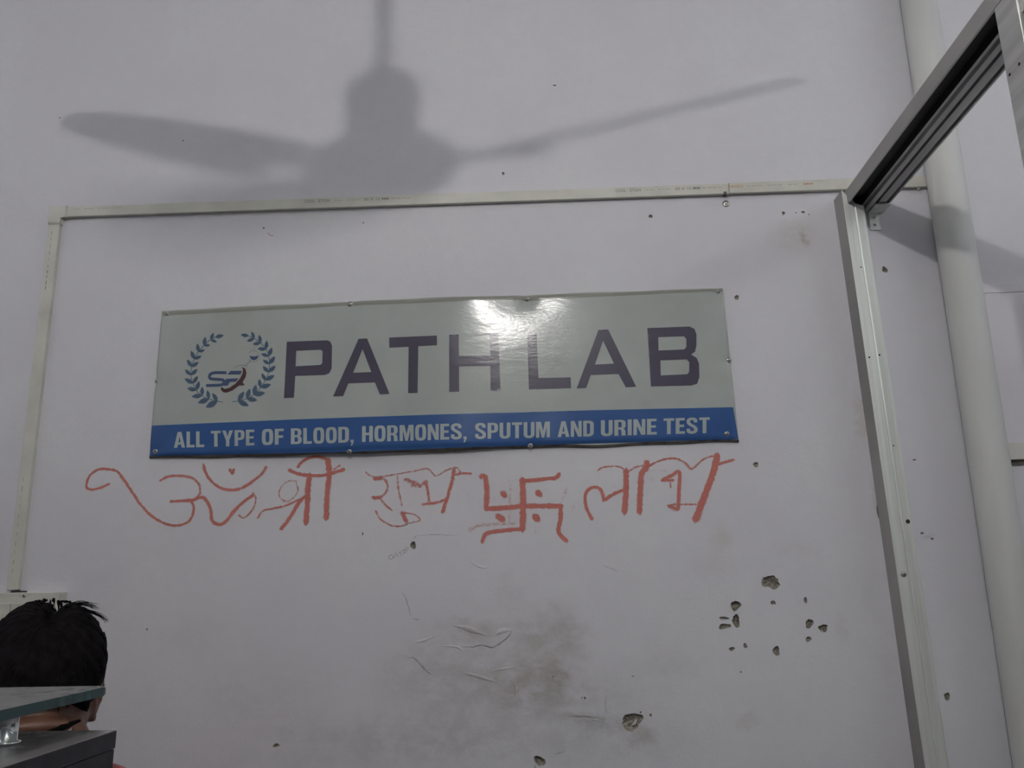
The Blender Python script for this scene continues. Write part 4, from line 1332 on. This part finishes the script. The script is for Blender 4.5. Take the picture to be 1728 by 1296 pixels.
for cx, cy, a0 in ((GXR - cr_, GYF - cr_, 0), (GX0 + cr_, GYF - cr_, 90), (GX0 + cr_, GN + cr_, 180), (GXR - cr_, GN + cr_, 270)):
    for k in range(7):
        a = math.radians(a0 + 15 * k)
        poly.append(Vector((cx + cr_ * math.cos(a), cy + cr_ * math.sin(a), GZ0)))
prism(bm, poly, (0, 0, 0), (0, 0, GZ1 - GZ0))
bmesh.ops.bevel(bm, geom=[e for e in bm.edges if abs(e.verts[0].co.z - e.verts[1].co.z) < 1e-5], offset=.0014, segments=2, affect='EDGES')
bm.normal_update()
for f in bm.faces:
    n_ = f.normal if f.calc_center_median().z > (GZ0 + GZ1) / 2 else -f.normal
    f.material_index = (2 if f.calc_center_median().z > (GZ0 + GZ1) / 2 else 0) if abs(f.normal.z) > .9 else 1
kids = [bm_obj('glass_sheet', bm, [M_GLASS, M_GEDGE, M_GTOP])]
for sx in (-.592, -1.15, -1.72):
    for sy in (-.785, -1.09):
        bm = bmesh.new()
        lathe(bm, [(.0135, CTZ + .0003), (.0135, CTZ + .003), (.0098, CTZ + .004), (.0098, GZ0 - .004), (.0125, GZ0 - .003), (.0125, GZ0 - .0003)], origin=(sx, sy, 0), seg=28)
        kids.append(bm_obj('chrome_spacer', bm, M_CHROME, None, True))
adopt(GL, *kids)

# ================================================================== PERSON seated behind the counter
PX, HY, HZ = -.735, -.50, 1.222
PERSON = empty('person', (PX, -.30, 0)); tag(PERSON, 'person with thick centre-parted black hair bending forward behind the counter, in red', 'person')
hm = bmesh.new()


def ellip(bm, c, r, rot=None, sub=3):
    M = Matrix.Translation(Vector(c)) @ (rot.to_4x4() if rot else Matrix.Identity(4)) @ Matrix.Diagonal((r[0], r[1], r[2], 1))
    bmesh.ops.create_icosphere(bm, subdivisions=sub, radius=1.0, matrix=M)


TILT = Matrix.Rotation(math.radians(30), 3, 'Z') @ Matrix.Rotation(math.radians(35), 3, 'X')     # bowed: face turns down (face looks to -y)
HC = Vector((PX, HY, HZ))
hp_ = lambda x, y, z: HC + TILT @ Vector((x, y, z))   # head space: -y = face, z up
# skull, jaw, nose, brow, lips, ears
ellip(hm, hp_(0, .012, .026), (.072, .090, .074), TILT)
ellip(hm, hp_(0, -.020, -.030), (.064, .070, .080), TILT)
ellip(hm, hp_(0, -.045, -.078), (.040, .040, .030), TILT)
ellip(hm, hp_(0, -.090, .018), (.046, .012, .010), TILT, 2)
tube(hm, [hp_(0, -.088, .012), hp_(0, -.101, -.012), hp_(0, -.110, -.030), hp_(0, -.100, -.040)], [.008, .010, .014, .010], 10)
for s in (-1, 1):
    ellip(hm, hp_(s * .012, -.098, -.034), (.008, .009, .007), TILT, 2)
    ellip(hm, hp_(s * .042, -.064, -.020), (.022, .018, .018), TILT, 2)
    # ear: helix ring, lobe and shallow bowl
    er = [hp_(s * (.070 + .009 * max(0, math.cos(t))), .010 + .017 * math.cos(t), -.030 + .029 * math.sin(t)) for t in np.linspace(0, 2 * math.pi, 17)]
    tube(hm, er, .0052, 8)
    ellip(hm, hp_(s * .062, .008, -.030), (.012, .017, .027), TILT, 2)
    ellip(hm, hp_(s * .069, .000, -.056), (.006, .008, .010), TILT, 2)
    ellip(hm, hp_(s * .031, -.080, .006), (.016, .011, .008), TILT, 2)
ellip(hm, hp_(0, -.088, -.058), (.024, .010, .006), TILT, 2)
ellip(hm, hp_(0, -.085, -.067), (.020, .010, .007), TILT, 2)
# neck and trunk
NB = Vector((PX, -.385, 1.045))
tube(hm, [hp_(0, .030, -.030), hp_(0, .035, -.085), NB, NB + Vector((0, .03, -.06))], [.055, .052, .058, .07], 16)
tube(hm, [(PX, -.34, 1.01), (PX, -.31, .93), (PX, -.285, .80), (PX, -.28, .65), (PX, -.28, .53)], [.10, .135, .13, .125, .14], 24)
for s in (-1, 1):
    tube(hm, [(PX, -.365, 1.04), (PX + s * .09, -.345, .995), (PX + s * .165, -.335, .945)], [.05, .052, .056], 14)
    tube(hm, [(PX + s * .165, -.335, .95), (PX + s * .20, -.36, .86), (PX + s * .215, -.39, .76), (PX + s * .17, -.50, .675), (PX + s * .12, -.575, .640)], [.056, .048, .042, .034, .026], 14)
    # palm, four fingers and thumb lying on the thigh
    W_ = Vector((PX + s * .12, -.575, .640))
    ellip(hm, W_ + Vector((-s * .006, -.045, -.012)), (.040, .050, .016), None, 2)
    for f, (dx, ln) in enumerate(((-.034, .062), (-.012, .075), (.011, .072), (.033, .055))):
        b0 = W_ + Vector((s * dx, -.085, -.012))
        tube(hm, [b0, b0 + Vector((s * dx * .15, -ln * .5, -.001)), b0 + Vector((s * dx * .2, -ln * .85, -.016)), b0 + Vector((s * dx * .2, -ln, -.030))], [.0092, .0086, .008, .006], 8)
    b0 = W_ + Vector((-s * .034, -.040, -.012))
    tube(hm, [b0, b0 + Vector((-s * .022, -.024, -.004)), b0 + Vector((-s * .030, -.048, -.012))], [.0115, .0100, .0075], 8)
    # thigh, shin, foot
    tube(hm, [(PX + s * .085, -.27, .54), (PX + s * .115, -.46, .545), (PX + s * .13, -.64, .525)], [.090, .078, .060], 16)
    tube(hm, [(PX + s * .13, -.64, .525), (PX + s * .13, -.625, .36), (PX + s * .13, -.60, .10)], [.058, .054, .036], 14)
    ellip(hm, (PX + s * .135, -.655, .042), (.042, .115, .038), None, 2)
me = bpy.data.meshes.new('body_raw'); hm.to_mesh(me); hm.free()
tmp = bpy.data.objects.new('body_raw', me); COL.objects.link(tmp)
mod = tmp.modifiers.new('r', 'REMESH'); mod.mode = 'VOXEL'; mod.voxel_size = .0055
sm_ = tmp.modifiers.new('s', 'SMOOTH'); sm_.factor = .5; sm_.iterations = 3
bpy.context.view_layer.update()
bme = bpy.data.meshes.new_from_object(tmp.evaluated_get(bpy.context.evaluated_depsgraph_get()))
bpy.data.objects.remove(tmp)
bme.name = 'body'
body = put('body', bme, M_SKIN, None, True)
# clothes: shells grown from the same surface
def garment(name, keep, grow, m):
    bm = bmesh.new(); bm.from_mesh(bme)
    bm.normal_update()
    bmesh.ops.delete(bm, geom=[v for v in bm.verts if not keep(v.co)], context='VERTS')
    for v in bm.verts: v.co += v.normal * (grow + .0015 * math.sin(v.co.x * 90 + v.co.z * 60))
    for f in bm.faces: f.material_index = 0; f.smooth = True
    o = bm_obj(name, bm, m, None, True)
    o.data.materials.clear(); o.data.materials.append(m)
    sd = o.modifiers.new('thick', 'SOLIDIFY'); sd.thickness = .003; sd.offset = 0
    return o


def in_shirt(c):
    if c.z < .60 and c.y > -.42 and c.z > .50: return c.z > .56 and c.y > -.44
    neck = (c.y + c.z * .0 < -.33) and abs(c.x - PX) < .062 and c.z > 1.045
    return c.z > .56 and c.z < 1.085 and not neck and not (c.z < .80 and c.y < -.50) and not (c.y < -.43 and c.z > 1.02) and not (c.y < -.44 and c.z < .62)


shirt = garment('shirt', in_shirt, .006, M_SHIRT)
trs = garment('trousers', lambda c: (.09 < c.z < .62) and not (c.y < -.50 and c.z > .612) and not (c.z > .60 and abs(c.x - PX) > .19), .005, M_TROUSER)
shoes = [garment('shoe', lambda c, s=s: c.z < .085 and (c.x - PX) * s > 0, .003, M_LAMINATE) for s in (-1, 1)]
collar = bmesh.new()
tube(collar, [(PX + .063 * math.cos(a), -.374 + .058 * math.sin(a), 1.068 + .016 * math.sin(a)) for a in np.linspace(-2.0 + math.pi / 2 - 1.0, 2.0 + math.pi / 2 + 1.0, 26)], .008, 8)
collar = bm_obj('collar', collar, M_SHIRT, None, True)
kids = [body, shirt, trs, collar] + shoes
# eyes and brows
for s in (-1, 1):
    bm = bmesh.new(); ellip(bm, hp_(s * .031, -.077, -.003), (.0125, .008, .0065), TILT, 2); ey = bm_obj('eye', bm, M_EYE, None, True)
    bm = bmesh.new(); ellip(bm, hp_(s * .031, -.0835, -.006), (.0050, .003, .0040), TILT, 2); ir = bm_obj('iris', bm, M_IRIS, None, True); ir.parent = ey
    bm = bmesh.new(); tube(bm, [hp_(s * .012, -.0995, .014), hp_(s * .030, -.097, .018), hp_(s * .052, -.083, .015)], [.003, .0045, .002], 8); br_ = bm_obj('eyebrow', bm, M_HAIR, None, True)
    kids += [ey, br_]
# hair: thick cap with a centre parting and swept lobes, built over the skull
hb = bmesh.new()
NA, NE = 96, 44
grid_ = []
for i in range(NE + 1):
    el_ = math.radians(90 - 118 * i / NE)
    row = []
    for j in range(NA):
        az = 2 * math.pi * j / NA
        dx, dy, dz = math.cos(el_) * math.cos(az), math.cos(el_) * math.sin(az), math.sin(el_)
        r = np.array((.0805, .104, .080))
        part = math.exp(-((dx - .10) / .15) ** 2) * max(0, .55 + .45 * dy) * max(0, min(1, dz + .35))
        side = math.exp(-((abs(dx) - .45) / .30) ** 2) * max(0, dz)
        k = 1 - .23 * part + .035 * side
        k += .012 * math.sin(az * 23 + el_ * 5) + .008 * math.sin(az * 41 + el_ * 13)
        x, y, z = dx * r[0] * k, dy * r[1] * k + .012, dz * r[2] * k + .034
        # hairline: short over forehead and around the ears
        fr_ = max(0.0, -dy) ** 2
        zmin = .092 * fr_ + (-.030) * (1 - fr_) - (.06 if dy > .35 else 0)
        if abs(dx) > .75 and abs(dy) < .45: zmin = max(zmin, -.016)
        if z < zmin: z = zmin - .001 * i * .2
        row.append(hb.verts.new(hp_(x, y, z)))
    grid_.append(row)
for i in range(NE):
    for j in range(NA):
        a, b, c_, d_ = grid_[i][j], grid_[i][(j + 1) % NA], grid_[i + 1][(j + 1) % NA], grid_[i + 1][j]
        try: hb.faces.new((a, b, c_, d_))
        except ValueError: pass
bmesh.ops.remove_doubles(hb, verts=hb.verts[:], dist=.0002)
hair = bm_obj('hair', hb, M_HAIR, None, True)
# loose locks sweeping out from the parting
tuft = bmesh.new()


def lock(p0, p1, p2, r):
    P = [Vector(p0) * (1 - t) ** 2 + Vector(p1) * 2 * t * (1 - t) + Vector(p2) * t * t for t in np.linspace(0, 1, 9)]
    tube(tuft, P, [r * (1 - .88 * t) for t in np.linspace(0, 1, 9)], 5)


def hpx(px, py, y=-.52):
    return wall_pt(px, py, y)


for k in range(26):
    j = lambda s=1.0: rnd.uniform(-s, s)
    lock(hpx(101 + j(2), 1046 + j(3), -.47 + j(.02)), hpx(116 + j(3), 1004 + j(4), -.47 + j(.02)), hpx(163 + j(6), 1024 + j(6), -.47 + j(.03)), .0010)
for k in range(12):
    lock(hpx(98 + j(2), 1046 + j(3), -.47 + j(.02)), hpx(88 + j(4), 1006 + j(4), -.47 + j(.02)), hpx(64 + j(6), 1026 + j(4), -.47 + j(.03)), .0007)
for k in range(12):
    lock(hpx(82 + j(5), 1034 + j(3), -.53 + j(.02)), hpx(58 + j(4), 1006 + j(4), -.50 + j(.02)), hpx(38 + j(6), 1024 + j(4), -.50 + j(.03)), .0008)
for k in range(14):
    lock(hpx(140 + j(6), 1030 + j(3), -.52 + j(.02)), hpx(168 + j(4), 1034 + j(3), -.53 + j(.02)), hpx(181 + j(3), 1048 + j(4), -.52 + j(.02)), .0009)
for k in range(160):
    a = rnd.uniform(0, 2 * math.pi); e0 = rnd.uniform(.2, 1.3); e1 = e0 - rnd.uniform(.25, .6)
    P = [hp_(.081 * math.cos(e) * math.cos(a), .105 * math.cos(e) * math.sin(a) + .012, .081 * math.sin(e) + .034) for e in (e0, (e0 + e1) / 2, max(e1, .05))]
    if abs(math.cos(e0) * math.cos(a)) < .18 and math.sin(a) < 0: continue
    lock(P[0], P[1], P[2], .0022)
tu = bm_obj('loose_locks', tuft, M_HAIR, None, True); tu.parent = hair
tu['kind'] = 'stuff'
kids.append(hair)
adopt(PERSON, *kids)

# stool under the person
ST = empty('stool', (PX, -.27, 0)); tag(ST, 'brown plastic stool under the seated person', 'stool')
kids = []
bm = bmesh.new(); box(bm, PX - .17, PX + .17, -.42, -.10, .415, .440, .008); kids.append(bm_obj('seat', bm, M_WOOD))
for sx in (-.14, .14):
    for sy in (-.39, -.13):
        bm = bmesh.new(); tube(bm, [(PX + sx * 1.12, sy + (.015 if sy > -.2 else -.015), .001), (PX + sx, sy, .414)], [.015, .019], 10); kids.append(bm_obj('leg', bm, M_WOOD, None, True))
adopt(ST, *kids)
